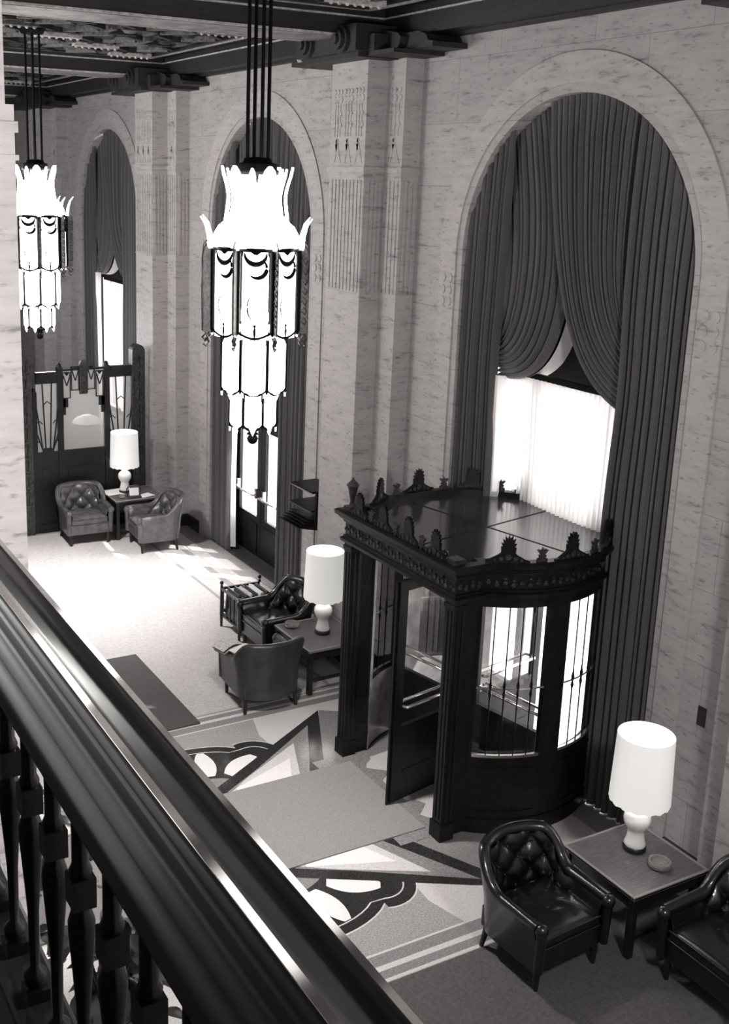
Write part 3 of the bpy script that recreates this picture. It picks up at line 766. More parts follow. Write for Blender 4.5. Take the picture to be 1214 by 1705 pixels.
# ------------------------------------------------------------------ chandeliers
def chandelier():
    t = empty('chandelier', (0, 0, 0)); N = 8
    def ringpts(r, z, n=N, a0=PI / 8): return [(r * math.cos(a0 + 2 * PI * k / n), r * math.sin(a0 + 2 * PI * k / n), z) for k in range(n)]
    # suspension rods and ceiling cap
    for (dx, dy) in ((-.075, -.05), (.075, -.05), (-.075, .05), (.075, .05), (0, -.085), (0, .085)):
        pass
    for k in range(4):
        a = PI / 4 + k * PI / 2 + .35
        MB().tube([(.082 * math.cos(a), .082 * math.sin(a), 5.76), (.082 * math.cos(a), .082 * math.sin(a), 7.34)], .014, 8).build('suspension_rod', CHMETAL, t)
    MB().lathe([(.05, 0), (.13, .0), (.17, .06), (.18, .09), (.18, .12)], (0, 0, 7.22), 16).build('ceiling_canopy', CHMETAL, t)
    MB().lathe([(.13, 0), (.165, .0), (.165, .03), (.15, .04), (.15, .08), (.11, .09), (.10, .12), (.03, .13)], (0, 0, 5.64), 16).build('cap', CHMETAL, t)
    # crown: tall flaring petals, every second one set back
    for k in range(12):
        a = 2 * PI * k / 12 + .1; m = MB(); rows = []; back = k % 2
        for j in range(13):
            q = j / 12; z = 5.30 + (.40 if not back else .385) * q; r = (.235 if not back else .205) - .022 * math.sin(PI * q * .9) + .045 * max(0, q - .45) ** 1.2 * 2.2 - .10 * max(0, q - .86)
            w = (.070 if not back else .035) * (1 - .30 * q) * (1 if q < .8 else math.sqrt(max(0.02, 1 - ((q - .8) / .21) ** 2)))
            row = []
            for i in range(5):
                s = (i - 2) / 2 * w; rr = r + .015 * (1 - ((i - 2) / 2) ** 2)
                row.append((rr * math.cos(a) - s * math.sin(a), rr * math.sin(a) + s * math.cos(a), z))
            rows.append(row)
        m.grid(rows); m.build('crown_petal', CHGLASS2, t, fix=False)
    MB().lathe([(.24, 5.29), (.19, 5.36), (.175, 5.5), (.16, 5.52)], (0, 0, 0), 24, cap=False).build('crown_drum', CHGLASS2, t)
    MB().lathe([(.10, 5.2), (.15, 5.3), (.15, 5.45), (.06, 5.58)], (0, 0, 0), 12).build('lamp_core', CHGLASS2, t)
    MB().lathe([(.345, 5.11), (.335, 5.18), (.29, 5.26), (.23, 5.31)], (0, 0, 0), 16, cap=False).build('collar', CHGLASS2, t)
    # three drum tiers of tall opal panels in iron frames
    def tier(r, z0, z1, n, point, name, wfrac=.80, a0=PI / 8, scroll=False):
        for k in range(n):
            a = a0 + 2 * PI * (k + .5) / n; ap = r * math.cos(PI / n); w = r * math.sin(PI / n) * wfrac
            ux, uy = -math.sin(a), math.cos(a); O = (ap * math.cos(a), ap * math.sin(a), 0)
            arch = [(w * math.cos(q), z1 - .05 + .05 * math.sin(q)) for q in [PI * i / 6 for i in range(7)]]
            if point:
                lo = [(-w, z0 + .055), (-w * .75, z0 + .035), (-w * .45, z0 + .03), (-w * .25, z0 + .0), (0, z0 - .035), (w * .25, z0), (w * .45, z0 + .03), (w * .75, z0 + .035), (w, z0 + .055)]
            else: lo = [(-w, z0), (w, z0)]
            m = MB(); m.prism(arch + lo, O, (ux, uy, 0), (0, 0, 1), (.012 * math.cos(a), .012 * math.sin(a), 0)); m.build('glass_panel', CHGLASS, t)
            # iron bar at the corner
            b_ = a0 + 2 * PI * k / n; rr = r + (.006 if r > .3 else .004)
            MB().tube([(rr * math.cos(b_), rr * math.sin(b_), z1 - .005), (rr * math.cos(b_), rr * math.sin(b_), z0 + .05), (rr * math.cos(b_), rr * math.sin(b_), z0 + .02)], [.024 if r > .3 else .013, .022 if r > .3 else .013, .007], 6).build('corner_bar', CHMETAL, t)
            # scalloped lower edge
            m = MB(); pts = []
            for i in range(9):
                q = i / 8; s = -1 + 2 * q; pts.append((O[0] * 1.02 + ux * s * w / wfrac, O[1] * 1.02 + uy * s * w / wfrac, z0 + .055 - .05 * math.sin(PI * q) + (.05 * math.cos(4 * PI * q) if False else 0)))
            m.tube(pts, .012 if r > .3 else .010, 5); m.build('edge_scallop', CHMETAL, t)
            if scroll:
                m = MB(); oo = 1.03
                def P(s, z): return (O[0] * oo + ux * s, O[1] * oo + uy * s, z)
                def arcp(cx, cz, rad, q0, q1, n_=12): return [P(cx + rad * math.cos(q0 + (q1 - q0) * i / n_), cz + rad * math.sin(q0 + (q1 - q0) * i / n_)) for i in range(n_ + 1)]
                m.tube(arcp(-.0, z1 - .02, w * .85, PI, 2 * PI), [.005 + .016 * math.sin(PI * i / 12) for i in range(13)], 5)
                m.tube(arcp(.01, z1 - .13, w * .75, -2.3, .9), [.005 + .013 * math.sin(PI * i / 12) for i in range(13)], 5)
                m.tube(arcp(w * .9, z1 - .42, w * 1.5, PI * .75, PI * 1.28), [.003 + .004 * math.sin(PI * i / 12) for i in range(13)], 5)
                m.tube(arcp(0, z1 - .16, w * .8, PI * 1.2, PI * 1.8), .004, 5)
                m.tube([P(0, z0 + .1), P(0, z0 + .06), P(0, z0 - .01)], [.004, .012, .005], 6); m.sphere(P(0, z0 + .1), .012, n=5)
                for i in range(5): 
                    q = PI * (.15 + .7 * i / 4); m.tube([P(0, z1 - .03), P(.06 * math.cos(q), z1 - .03 + .06 * math.sin(q))], [.012, .003], 5)
                m.build('scroll_work', CHMETAL, t)
    tier(.345, 4.44, 5.10, 8, False, 'upper', .74, scroll=True)
    tier(.262, 3.985, 4.43, 8, True, 'middle', .90)
    tier(.190, 3.70, 3.97, 8, True, 'lower', .92)
    MB().lathe([(.36, 5.085), (.36, 5.115), (.30, 5.115), (.30, 5.085)], (0, 0, 0), 8, cap=False).build('top_ring', CHMETAL, t)
    # perforated side fins on the corners
    for k in range(8):
        a = PI / 8 + 2 * PI * k / 8; m = MB(); c, s = math.cos(a), math.sin(a)
        def Q(r, z): return (r * c, r * s, z)
        m.tube([Q(.43, 4.48), Q(.435, 4.8), Q(.435, 5.02), Q(.42, 5.13), Q(.38, 5.17)], .006, 5)
        m.prism([(.362, 4.47), (.425, 4.47), (.43, 5.05), (.41, 5.11), (.365, 5.11)], (0, 0, 0), (c, s, 0), (0, 0, 1), (-s * .008, c * .008, 0))
        for i in range(7):
            z = 4.56 + .075 * i; m.tube([Q(.365, z), Q(.40, z + .03), Q(.425, z + .01), Q(.41, z - .02), Q(.385, z)], .006, 5)
        m.tube([Q(.36, 4.45), Q(.41, 4.40), Q(.43, 4.43), Q(.40, 4.46), Q(.37, 4.40), Q(.40, 4.36), Q(.42, 4.38)], .010, 6)
        m.build('side_fin', CHSILV, t)
        m = MB(); m.tube([Q(.37, 5.10), Q(.385, 5.2), Q(.41, 5.28), Q(.45, 5.33)], [.02, .014, .010, .003], 6); m.build('collar_plume', CHGLASS2, t)
    m = MB(); m.sphere((0, 0, 3.60), .042, n=10); m.lathe([(.044, -.004), (.047, 0), (.044, .004)], (0, 0, 3.605), 16, cap=False); m.build('ball_finial', CHMETAL, t)
    MB().lathe([(.05, 3.64), (.03, 3.66), (.10, 3.70)], (0, 0, 0), 12, cap=False).build('finial_stem', CHMETAL, t)
    return t
ch = chandelier(); ch.location = (-3.13, 7.62, 0); ch.rotation_euler = (0, 0, .316)
tag(ch, 'large tiered opal glass chandelier hanging nearest the revolving door', 'chandelier', 'tiered glass chandeliers')
c2 = copy_tree(ch); c2.location = (-3.08, 13.72, 0); c2.rotation_euler = (0, 0, .19)
tag(c2, 'smaller-looking chandelier at the left, farther down the hall by the stone pier', 'chandelier', 'tiered glass chandeliers')

# ------------------------------------------------------------------ armchairs
def armchair(leather, loc, rz, label, tuft=True):
    t = empty('armchair', loc, rz); tag(t, label, 'armchair', 'tufted leather club chairs')
    W, D = .31, .33      # half width / half depth of the horseshoe
    def path(s):          # s 0..1 from front of the right arm round the back to the front of the left arm
        arm = .46; th0 = PI
        Lc = PI * W; tot = 2 * arm + Lc; d = s * tot
        if d < arm: return Vector((W, -D + d)), Vector((1, 0))
        if d < arm + Lc:
            a = (d - arm) / W; return Vector((W * math.cos(a), -D + arm + W * .66 * math.sin(a))), Vector((math.cos(a), math.sin(a) * 1.2)).normalized()
        return Vector((-W, -D + arm - (d - arm - Lc))), Vector((-1, 0))
    def top(s):
        c = abs(s - .5) * 2
        k = max(0, min(1, (.62 - c) / .34)); k = k * k * (3 - 2 * k)
        return .575 + .235 * k + .02 * (1 - c)
    ns = 96; out = []; inn = []
    for i in range(ns + 1):
        s = i / ns; p, n = path(s); h = top(s); lean = .05 * (h - .5) / .3
        ring = []
        for (o_, z) in ((.035, .17), (.045, .3), (.055, .45)): ring.append((o_, z))
        ring += [(.062 + lean, h - .05), (.066 + lean, h - .02), (.055 + lean, h + .002), (.03 + lean, h + .01), (.0 + lean, h + .002), (-.018 + lean, h - .02), (-.022 + lean, h - .05)]
        out.append([(p.x + n.x * o_, p.y + n.y * o_, z) for o_, z in ring])
        row = []
        for j in range(33):
            v = j / 32; z = .30 + (h - .045 - .30) * v
            base = -.025 - .03 * math.sin(PI * v) + lean * v
            c = abs(s - .5) * 2; dz = 0
            if tuft:
                U = s * 15; V = z * 8.2
                f = abs(math.sin(PI * (U + V) / 2 * 1.0)) * abs(math.sin(PI * (U - V) / 2 * 1.0))
                k = 1 if c < .62 else max(0, 1 - (c - .62) / .12)
                dz = .05 * (f ** .5 - .5) * k
            row.append((p.x + n.x * (base - dz), p.y + n.y * (base - dz), z))
        inn.append(row)
    sh = MB(); sh.grid(out); sh.add(out[0] , [tuple(range(len(out[0])))]); sh.add(out[-1], [tuple(range(len(out[0])))])
    for e_, r_ in ((0, 1), (ns, -1)):   # rolled arm fronts
        p, n = path(e_ / ns); h = top(e_ / ns)
        sh.tube([(p.x + n.x * .02, p.y - .012, .19), (p.x + n.x * .022, p.y - .02, h - .10), (p.x + n.x * .024, p.y - .02, h - .045)], [.035, .04, .052], 12)
        sh.sphere((p.x + n.x * .024, p.y - .02, h - .04), .052, n=8)
    sh.build('shell', leather, t, fix=True)
    bk = MB(); bk.grid(inn)
    if tuft:
        for i in range(3, 13):
            for j in range(0, 7):
                U = i; V = j if (i + j) % 2 == 0 else None
                if V is None: continue
                s = U / 15; z = V / 8.2 + .0
                if abs(s - .5) * 2 < .6 and .36 < z < top(s) - .08:
                    p, n = path(s); bk.sphere((p.x - n.x * .018, p.y - n.y * .018, z), .012, n=5)
    bk.build('tufted_back', leather, t, fix=True)
    # seat
    cu = MB(); rows = []
    rnd = random.Random(hash(label) % 1000)
    for i in range(41):
        row = []
        for j in range(41):
            u = -1 + 2 * i / 40; v = -1 + 2 * j / 40
            ex = (1 - abs(u) ** 8) * (1 - abs(v) ** 8)
            z = .425 + .035 * math.sqrt(max(0, (1 - u ** 4) * (1 - v ** 4))) + .006 * math.sin(9 * u + 5 * v + 2.5 * math.sin(4 * v)) * (1 - u * u) * (v + 1) * .6
            row.append((u * (W - .03), -.06 + v * (D - .055) , z if ex > 0.0 else .425))
        rows.append(row)
    cu.grid(rows)
    cu.box((0, -.06, .385), (2 * (W - .03), 2 * (D - .055), .085)); 
    cu.tube([(-(W - .03), -.06 - (D - .05), .425), ((W - .03), -.06 - (D - .05), .425)], .009, 6); cu.tube([(-(W - .03), -.06 - (D - .05), .35), ((W - .03), -.06 - (D - .05), .35)], .009, 6)
    cu.build('seat_cushion', leather, t)
    MB().b2(-W, W, -D + .0, D - .05, .17, .345).build('seat_frame', leather, t, bevel=.012)
    for (x, y) in ((-1, -1), (1, -1), (-1, 1), (1, 1)):
        px, py = x * (W - .02), (-D + .03 if y < 0 else D - .11); q = .0 if y < 0 else .04
        MB().tube([(px, py, .20), (px + x * q * .3, py + q, 0)], [.030, .018], 8).build('leg', TABLEW, t)
    return t
armchair(LEATHER, (-1.815, 5.36, .012), .06, 'black tufted leather armchair in front of the revolving door, seat lit')
armchair(LEATHER, (-.84, 4.42, .012), -PI / 2 + .02, 'black leather armchair cut off by the right edge, beside the near table')
armchair(LEATHER_M, (-1.79, 9.93, .012), PI - .06, 'brown leather armchair seen from behind with newspapers on its arm')
armchair(LEATHER, (-1.02, 11.01, .012), -PI / 2, 'dark tufted armchair between the middle lamp table and the magazine rack')
armchair(LEATHER_LIT, (-1.79, 16.06, .012), -.04, 'tufted leather armchair, paled as if lit, facing out in front of the bronze screen')
armchair(LEATHER_LIT, (-.90, 15.29, .012), -PI / 2 - .06, 'leather armchair, paled as if lit, turned side-on beside the far lamp table')

# ------------------------------------------------------------------ tables
def table(x0, x1, y0, y1, h, label, group='low lamp tables', drawer=False):
    t = empty('side_table', ((x0 + x1) / 2, (y0 + y1) / 2, .012)); h -= .012; tag(t, label, 'table', group)
    a, c = (x1 - x0) / 2, (y1 - y0) / 2
    top = MB(); top.b2(-a, a, -c, c, h - .028, h - .006); top.build('table_top', TABLET, t, bevel=.004)
    rim = MB()
    for (p, q, r, s) in ((-a, a, -c, -c + .022), (-a, a, c - .022, c), (-a, -a + .022, -c + .022, c - .022), (a - .022, a, -c + .022, c - .022)): rim.b2(p, q, r, s, h - .03, h)
    rim.build('edge_moulding', TABLE_E, t, bevel=.004)
    ap = MB(); d = .10 if not drawer else .16
    ap.b2(-a + .03, a - .03, -c + .03, -c + .055, h - .03 - d, h - .028); ap.b2(-a + .03, a - .03, c - .055, c - .03, h - .03 - d, h - .028)
    ap.b2(-a + .03, -a + .055, -c + .055, c - .055, h - .03 - d, h - .028); ap.b2(a - .055, a - .03, -c + .055, c - .055, h - .03 - d, h - .028)
    ap.build('apron', TABLEW, t)
    for sx in (-1, 1):
        for sy in (-1, 1):
            l = MB(); l.box((sx * (a - .04), sy * (c - .04), (h - .03) / 2), (.055, .055, h - .03)); l.build('leg', TABLEW, t, bevel=.004)
    for sy in (-1, 1): st = MB(); st.box((0, sy * (c - .04), .16), (2 * a - .13, .025, .03)); st.build('stretcher', TABLEW, t)
    if drawer:
        dr = MB(); dr.b2(-a + .06, a - .06, -c + .018, -c + .032, h - .17, h - .05); do = dr.build('drawer', TABLEW, t)
        kb = MB()
        for x in (-.15, .15): kb.sphere((x, -c + .01, h - .11), .013, n=6)
        kb.build('knob', STEEL, do)
    return t
H = .55
table(-1.268, -.482, 4.965, 5.725, H, 'dark wood lamp table nearest the camera, between the two black armchairs')
table(-1.292, -.52, 9.765, 10.60, H, 'dark wood lamp table beyond the revolving door post')
H3 = .65
table(-1.37, -.53, 15.74, 16.46, H3, 'dark writing table in the far corner under the third lamp', drawer=True)

def lamp(x, y, z, label):
    t = empty('table_lamp', (x, y, z)); tag(t, label, 'table lamp', 'white table lamps')
    MB().lathe([(.085, 0), (.09, .006), (.09, .028), (.08, .04)], n=28).build('foot', TABLEW, t)
    MB().lathe([(.078, .038), (.084, .05), (.078, .075), (.068, .11), (.064, .15), (.064, .175), (.08, .195), (.098, .23), (.106, .265), (.099, .305), (.076, .335), (.052, .35), (.052, .40), (.05, .46)], n=32).build('base', CERAM, t)
    r0, r1, z0, z1 = .230, .212, .43, .99
    n = 96; P = []
    for (q, zz) in ((0, z0), (.1, z0 + .06), (.5, (z0 + z1) / 2), (1, z1)):
        P.append([((r0 + (r1 - r0) * q + .0035 * (k % 2)) * math.cos(2 * PI * k / n), (r0 + (r1 - r0) * q + .0035 * (k % 2)) * math.sin(2 * PI * k / n), zz + (.006 * math.sin(2 * PI * k / n * 16) if q == 0 else 0)) for k in range(n)])
    s = MB(); s.grid(P, SHADE, True, closed_v=True)
    s.lathe([(r1 - .004, z1 - .0), (r1 - .008, z1 - .02), (r0 - .008, z0 + .01)], n=48, m=SHADE_I, cap=False)
    so = s.build('lamp_shade', SHADE, t, fix=False)
    d = MB(); d.lathe([(.0001, z1 - .03), (r1 - .006, z1 - .012)], n=48, cap=False); d.build('diffuser', SHADE_I, so, fix=False)
    pl = bpy.data.lights.new('lamp_bulb', 'POINT'); pl.energy = 7; pl.color = (1, .985, .965); pl.shadow_soft_size = .06
    po = bpy.data.objects.new('bulb', pl); COL.objects.link(po); po.location = (x, y, z + .36 + .0)
    return t
lamp(-.80, 5.43, H, 'white drum-shade table lamp on the near table at the right')
lamp(-.885, 10.17, H, 'white drum-shade table lamp beside the revolving door post')
lamp(-1.05, 16.22, H3, 'white drum-shade table lamp in front of the bronze screen')

def ashtray(x, y, z, label, r=.085):
    t = MB(); n = 16
    for k in range(1): pass
    P = []
    for (rr, zz) in ((r * .75, 0), (r, .012), (r * 1.04, .035), (r * .98, .05), (r * .8, .05), (r * .7, .02), (.001, .016)):
        P.append([(rr * (1 + .05 * (k % 2)) * math.cos(2 * PI * k / 20), rr * (1 + .05 * (k % 2)) * math.sin(2 * PI * k / 20), zz) for k in range(20)])
    t.grid(P, smooth=False, closed_v=True); t.add(P[0], [tuple(range(20))])
    o = t.build('ashtray', CRYST, loc=(x, y, z)); tag(o, label, 'ashtray', 'cut glass ashtrays')
ashtray(-.80, 5.17, H, 'round cut-glass ashtray beside the nearest lamp')
ashtray(-1.12, 10.47, H, 'glass ashtray on the middle lamp table corner')
ashtray(-1.20, 15.93, H3, 'small dark glass ashtray among the papers on the far table', .06)

# far table papers and letter holder
def sheet(w, d, h, loc, rz, m, name, label, cat, group=None, wave=.0):
    b = MB(); n = 8; rows = []
    for i in range(n + 1):
        rows.append([(-w / 2 + w * i / n, -d / 2 + d * j / 4, h + wave * math.sin(i * .8 + j) ) for j in range(5)])
    b.grid(rows, smooth=False); b.b2(-w / 2, w / 2, -d / 2, d / 2, 0, max(.001, h - .001 - abs(wave)))
    o = b.build(name, m, loc=loc); o.rotation_euler = (0, 0, rz); tag(o, label, cat, group); return o
sheet(.40, .30, .006, (-1.19, 16.27, H3), .15, PAPER, 'paper', 'large white paper at the back left of the far table', 'paper', 'papers on the far table')
sheet(.24, .18, .005, (-.82, 15.90, H3), .3, PAPER, 'paper', 'small white paper at the right front of the far table', 'paper', 'papers on the far table')
t = empty('letter_holder', (-1.02, 15.88, H3), -.1); tag(t, 'black desk letter holder with a white card on the far table', 'letter holder')
m = MB(); m.b2(-.11, .11, -.05, .05, 0, .02); m.tube([(-.10, .02, .02), (-.11, .02, .14), (-.08, .02, .18), (.08, .02, .18), (.11, .02, .14), (.10, .02, .02)], .012, 8); m.build('frame', MAGD, t)
m = MB(); m.box((0, .0, .09), (.15, .006, .12), mtx=Matrix.Rotation(-.25, 3, 'X')); m.build('card', PAPER, t)['label'] = 'white card in the black frame'

# newspapers on the middle chair
t = empty('newspaper', (-2.07, 10.12, .60), .25); tag(t, 'folded striped newspaper draped over the left arm of the brown armchair', 'newspaper')
m = MB()
for k in range(4):
    rows = []
    for i in range(9):
        q = i / 8; x = -.17 + .34 * q; z = .03 + .012 * k - .16 * abs(q - .45) ** 1.6
        rows.append([(x, -.10 + .012 * k, z), (x, .10 + .01 * k, z + .004)])
    m.grid(rows, NEWS if k % 2 else MAGD, False)
m.build('pages', NEWS, t, fix=False)
o = sheet(.26, .20, .008, (-2.02, 9.93, .645), .35, PAPER, 'newspaper', 'white paper lying on the arm of the brown armchair, behind the striped newspaper', 'newspaper', None, .002)

# magazine rack
def rack():
    x0, x1, y0, y1 = -1.32, -.78, 11.45, 11.97
    t = empty('magazine_rack', ((x0 + x1) / 2, (y0 + y1) / 2, .012)); tag(t, 'dark wooden magazine rack with finial posts behind the middle armchairs', 'magazine rack')
    a, c = (x1 - x0) / 2, (y1 - y0) / 2
    for sx in (-1, 1):
        for sy in (-1, 1):
            p = MB(); p.tube([(sx * a, sy * c, 0), (sx * a, sy * c, .18), (sx * a, sy * c, .5), (sx * a, sy * c, .56)], [.016, .024, .02, .018], 8); p.sphere((sx * a, sy * c, .59), .026, n=6); p.build('post', TABLEW, t)
    f = MB(); f.b2(-a, a, -c, c, .14, .17); f.build('shelf', TABLEW, t)
    for sy in (-1, 1):
        f = MB(); f.b2(-a, a, sy * c - .012, sy * c + .012, .50, .53); f.b2(-a, a, sy * c - .012, sy * c + .012, .2, .23); f.build('rail', TABLEW, t)
    for sx in (-1, 1):
        f = MB(); f.b2(sx * a - .012, sx * a + .012, -c, c, .50, .53)
        for k in range(5): f.tube([(sx * a, -c + c * 2 * (k + .5) / 5, .17), (sx * a, -c + c * 2 * (k + .5) / 5, .5)], .009, 6)
        f.build('side_rail', TABLEW, t)
    for k in range(5):
        f = MB(); x = -a + 2 * a * (k + .6) / 5.4; f.box((x, 0, .36), (.012, 2 * c - .03, .34), mtx=Matrix.Rotation(.12, 3, 'Y')); f.build('divider', TABLEW, t)
    mats = [MAGD, NEWS, MAGD, PAPER, MAGD, NEWS]
    lab = ['dark magazine at the left end of the rack', 'speckled magazine second in the rack', 'dark magazine left of the white one in the rack', 'white magazine standing out in the middle of the rack', 'dark magazine right of the white one in the rack', 'grey magazine at the right end of the rack']
    for k in range(6):
        b = MB(); wv = []
        b.box((0, 0, .20), (.02 if k != 3 else .05, .34, .40), mtx=Matrix.Rotation(.30, 3, 'Y'))
        o = b.build('magazine', mats[k], loc=((x0 + x1) / 2 - a + .08 + k * .072, (y0 + y1) / 2 - .02, .18), bevel=.004); tag(o, lab[k], 'magazine', 'magazines in the rack')
rack()

# two-shelf stand by the pilaster
t = empty('display_stand', (-.27, 11.55, 0)); tag(t, 'dark two-shelf stand on a slim pole beside the pilaster and arch curtain', 'stand')
MB().tube([(.0, -.18, .0), (.0, -.18, 1.9)], .022, 10).build('pole', CHMETAL, t)
MB().lathe([(.16, 0), (.16, .015), (.03, .03)], (0, -.18, 0), 20).build('foot', CHMETAL, t)
for (z, lab) in ((1.86, 'upper shelf'), (1.62, 'lower shelf')):
    m = MB(); m.b2(-.17, .20, -.28, .26, z, z + .025); m.b2(.18, .20, -.28, .26, z - .1, z); m.build('shelf', BRONZE, t)
    m = MB(); m.b2(-.185, -.17, -.28, .26, z - .004, z + .012); m.build('shelf_edge', CHSILV if z < 1.7 else STEEL, t)
m = MB(); m.b2(-.12, .18, -.3, -.28, 1.45, 1.88); m.build('end_plate', BRONZE, t)
for k in range(5):
    m = MB(); m.box((-.02 - .02 * k, -.02 + .03 * k, 1.50 - .035 * k), (.36, .52, .008), mtx=Matrix.Rotation(.22, 3, 'Y')); m.build('slanted_leaf', BRONZE, t)

# ------------------------------------------------------------------ bronze screen with fan grilles
YS = 16.66
def screen():
    t = empty('lobby_screen', (-1.5, YS, 0)); tag(t, 'tall dark bronze screen with fan grilles across the far end of the hall', 'screen')
    def X(x): return x + 1.5
    def bar(mb, x0, z0, x1, z1, w=.012, y=0):
        mb.tube([(X(x0), y, z0), (X(x1), y, z1)], w, 6)
    # posts with rounded tops
    for (x, w, zt) in ((-1.185, .085, 2.66), (-1.955, .085, 2.66), (-2.37, .07, 2.30)):
        m = MB(); m.b2(X(x - w / 2), X(x + w / 2), -.05, .05, 0, zt); m.lathe([(w / 2, 0), (w / 2 * .9, .03), (w / 2 * .6, .055), (.004, .07)], (X(x), 0, zt), 12); m.build('post', SCREENM, t)
    # carved end piers
    for (x0, x1, zt) in ((-.77, -.555, 2.97), (-2.62, -2.42, 2.92)):
        m = MB(); m.b2(X(x0), X(x1), -.09, .09, 0, zt - .12)
        m.prism([(X(x0), 0)] + [(X((x0 + x1) / 2) + (x1 - x0) / 2 * math.cos(PI - PI * k / 10), .12 * math.sin(PI * k / 10)) for k in range(11)], (0, -.09, zt - .12), (1, 0, 0), (0, 0, 1), (0, .18, 0))
        for k in range(9):
            z = .5 + k * .26; cx = (X(x0) + X(x1)) / 2
            for s in (-1, 1):
                m.prism([(0, 0), (s * .07, .06), (s * .075, .13), (s * .02, .2)], (cx, -.09, z), (1, 0, 0), (0, 0, 1), (0, -.025, 0))
            m.sphere((cx, -.1, z + .02), .028, n=5)
        m.build('end_pier', SCREENO, t)
    # lower solid panels
    for (x0, x1) in ((-1.145, -.76), (-1.915, -1.225), (-2.335, -1.995)):
        m = MB(); m.b2(X(x0 - .01), X(x1 + .01), -.03, .03, .0, 1.24); m.b2(X(x0), X(x1), -.045, .045, 1.24, 1.33); m.b2(X(x0), X(x1), -.06, .0, 0, .14)
        m.b2(X(x0 + .06), X(x1 - .06), -.04, -.03, .3, 1.05); m.build('base_panel', SCREENM, t)
    # fan grilles: right and left
    for (x0, x1, zt, gm) in ((-1.145, -.76, 2.46, WHITEST), (-2.335, -1.995, 2.42, WHITEST)):
        cx = (x0 + x1) / 2; w = x1 - x0
        m = MB(); m.b2(X(x0), X(x1), -.04, .04, zt, zt + .18)
        m.prism([(X(x0 + .03), .15), (X(cx), .03), (X(x1 - .03), .15), (X(x1 - .03), .11), (X(cx), -.01), (X(x0 + .03), .11)], (0, -.04, zt + .03), (1, 0, 0), (0, 0, 1), (0, -.015, 0)); m.build('head_rail', SCREENM, t)
        g = MB(); g.b2(X(x0), X(x1), -.006, .006, 1.33, zt); po = g.build('pane', FROST, t)
        f = MB(); zb = 1.34
        for k, (dx, zz) in enumerate(((-.5, 1.62), (-.5, 2.02), (-.22, zt), (.22, zt), (.5, 2.02), (.5, 1.62))):
            bar(f, cx + dx * .18 * w / .38, zb, cx + dx * w, zz, .012, -.03)
        bar(f, cx - .10 * w / .38, 1.62, cx, 1.62, .0001, -.03)
        for (s) in (-1, 1):
            f.tube([(X(cx + s * .5 * w), -.03, 1.80), (X(cx + s * .36 * w), -.03, 1.83), (X(cx + s * .25 * w), -.03, 1.78)], .009, 6)
            f.tube([(X(cx + s * .5 * w), -.03, 1.50), (X(cx + s * .36 * w), -.03, 1.50)], .009, 6)
        f.tube([(X(cx - .2 * w), -.03, 2.08), (X(cx), -.03, 2.14), (X(cx + .2 * w), -.03, 2.08)], .009, 6)
        f.prism([(-.09, 0), (.09, 0), (.06, .06), (-.06, .06)], (X(cx), -.04, 1.33), (1, 0, 0), (0, 0, 1), (0, .03, 0)); f.build('fan_grille', SCREENM, t)
    # centre light with stepped chevron panels above
    x0, x1 = -1.915, -1.225
    g = MB(); g.b2(X(x0), X(x1), -.005, .005, 1.33, 2.62); g.build('pane', FROST, t)
    for (xa, xb, za, zb) in ((-1.905, -1.775, 2.16, 2.58), (-1.765, -1.635, 2.28, 2.66), (-1.505, -1.375, 2.28, 2.66), (-1.365, -1.235, 2.16, 2.58)):
        m = MB(); w = .012
        m.b2(X(xa), X(xa + w), -.02, .02, za, zb); m.b2(X(xb - w), X(xb), -.02, .02, za, zb); m.b2(X(xa), X(xb), -.02, .02, za, za + w); m.b2(X(xa), X(xb), -.02, .02, zb - w, zb)
        cx = (xa + xb) / 2
        for s in (-1, 1): m.tube([(X(cx), -.02, zb - .22), (X(cx + s * .055), -.02, zb - .05)], .010, 6)
        m.prism([(X(cx - .04), 0), (X(cx + .04), 0), (X(cx), -.05)], (0, -.025, zb - .012), (1, 0, 0), (0, 0, 1), (0, .02, 0))
        co = m.build('chevron_panel', SCREENM, t)
        MB().b2(X(xa + w), X(xb - w), .004, .012, za + w, zb - w).build('pane', GLASS, co)
    m = MB(); m.b2(X(-1.635), X(-1.505), -.04, .04, 2.22, 2.68)
    for k in range(5): m.b2(X(-1.60), X(-1.54), -.055, -.04, 2.26 + .08 * k, 2.30 + .08 * k)
    m.prism([(X(-1.635), 0), (X(-1.505), 0), (X(-1.54), .07), (X(-1.60), .07)], (0, -.04, 2.68), (1, 0, 0), (0, 0, 1), (0, .08, 0)); m.build('key_block', SCREENO, t)
    m = MB(); m.b2(X(x0), X(x1), -.03, .03, 2.60, 2.63); m.b2(X(x0), X(x0 + .05), -.03, .03, 1.9, 2.16); m.b2(X(x0), X(x0 + .09), -.03, .03, 2.02, 2.16); m.b2(X(x1 - .05), X(x1), -.03, .03, 1.9, 2.16); m.b2(X(x1 - .09), X(x1), -.03, .03, 2.02, 2.16); m.build('stepped_frame', SCREENM, t)
FROST = bpy.data.materials.new('frosted_glass'); FROST.use_nodes = True
_n = FROST.node_tree; _n.nodes.remove(_n.nodes['Principled BSDF'])
_d = _n.nodes.new('ShaderNodeBsdfDiffuse'); _d.inputs[0].default_value = (.75, .73, .71, 1); _t = _n.nodes.new('ShaderNodeBsdfTranslucent'); _t.inputs[0].default_value = (.9, .88, .86, 1)
_m = _n.nodes.new('ShaderNodeMixShader'); _m.inputs[0].default_value = .65; _n.links.new(_d.outputs[0], _m.inputs[1]); _n.links.new(_t.outputs[0], _m.inputs[2]); _x = _n.nodes.new('ShaderNodeBsdfTransparent'); _y = _n.nodes.new('ShaderNodeMixShader'); _y.inputs[0].default_value = .55
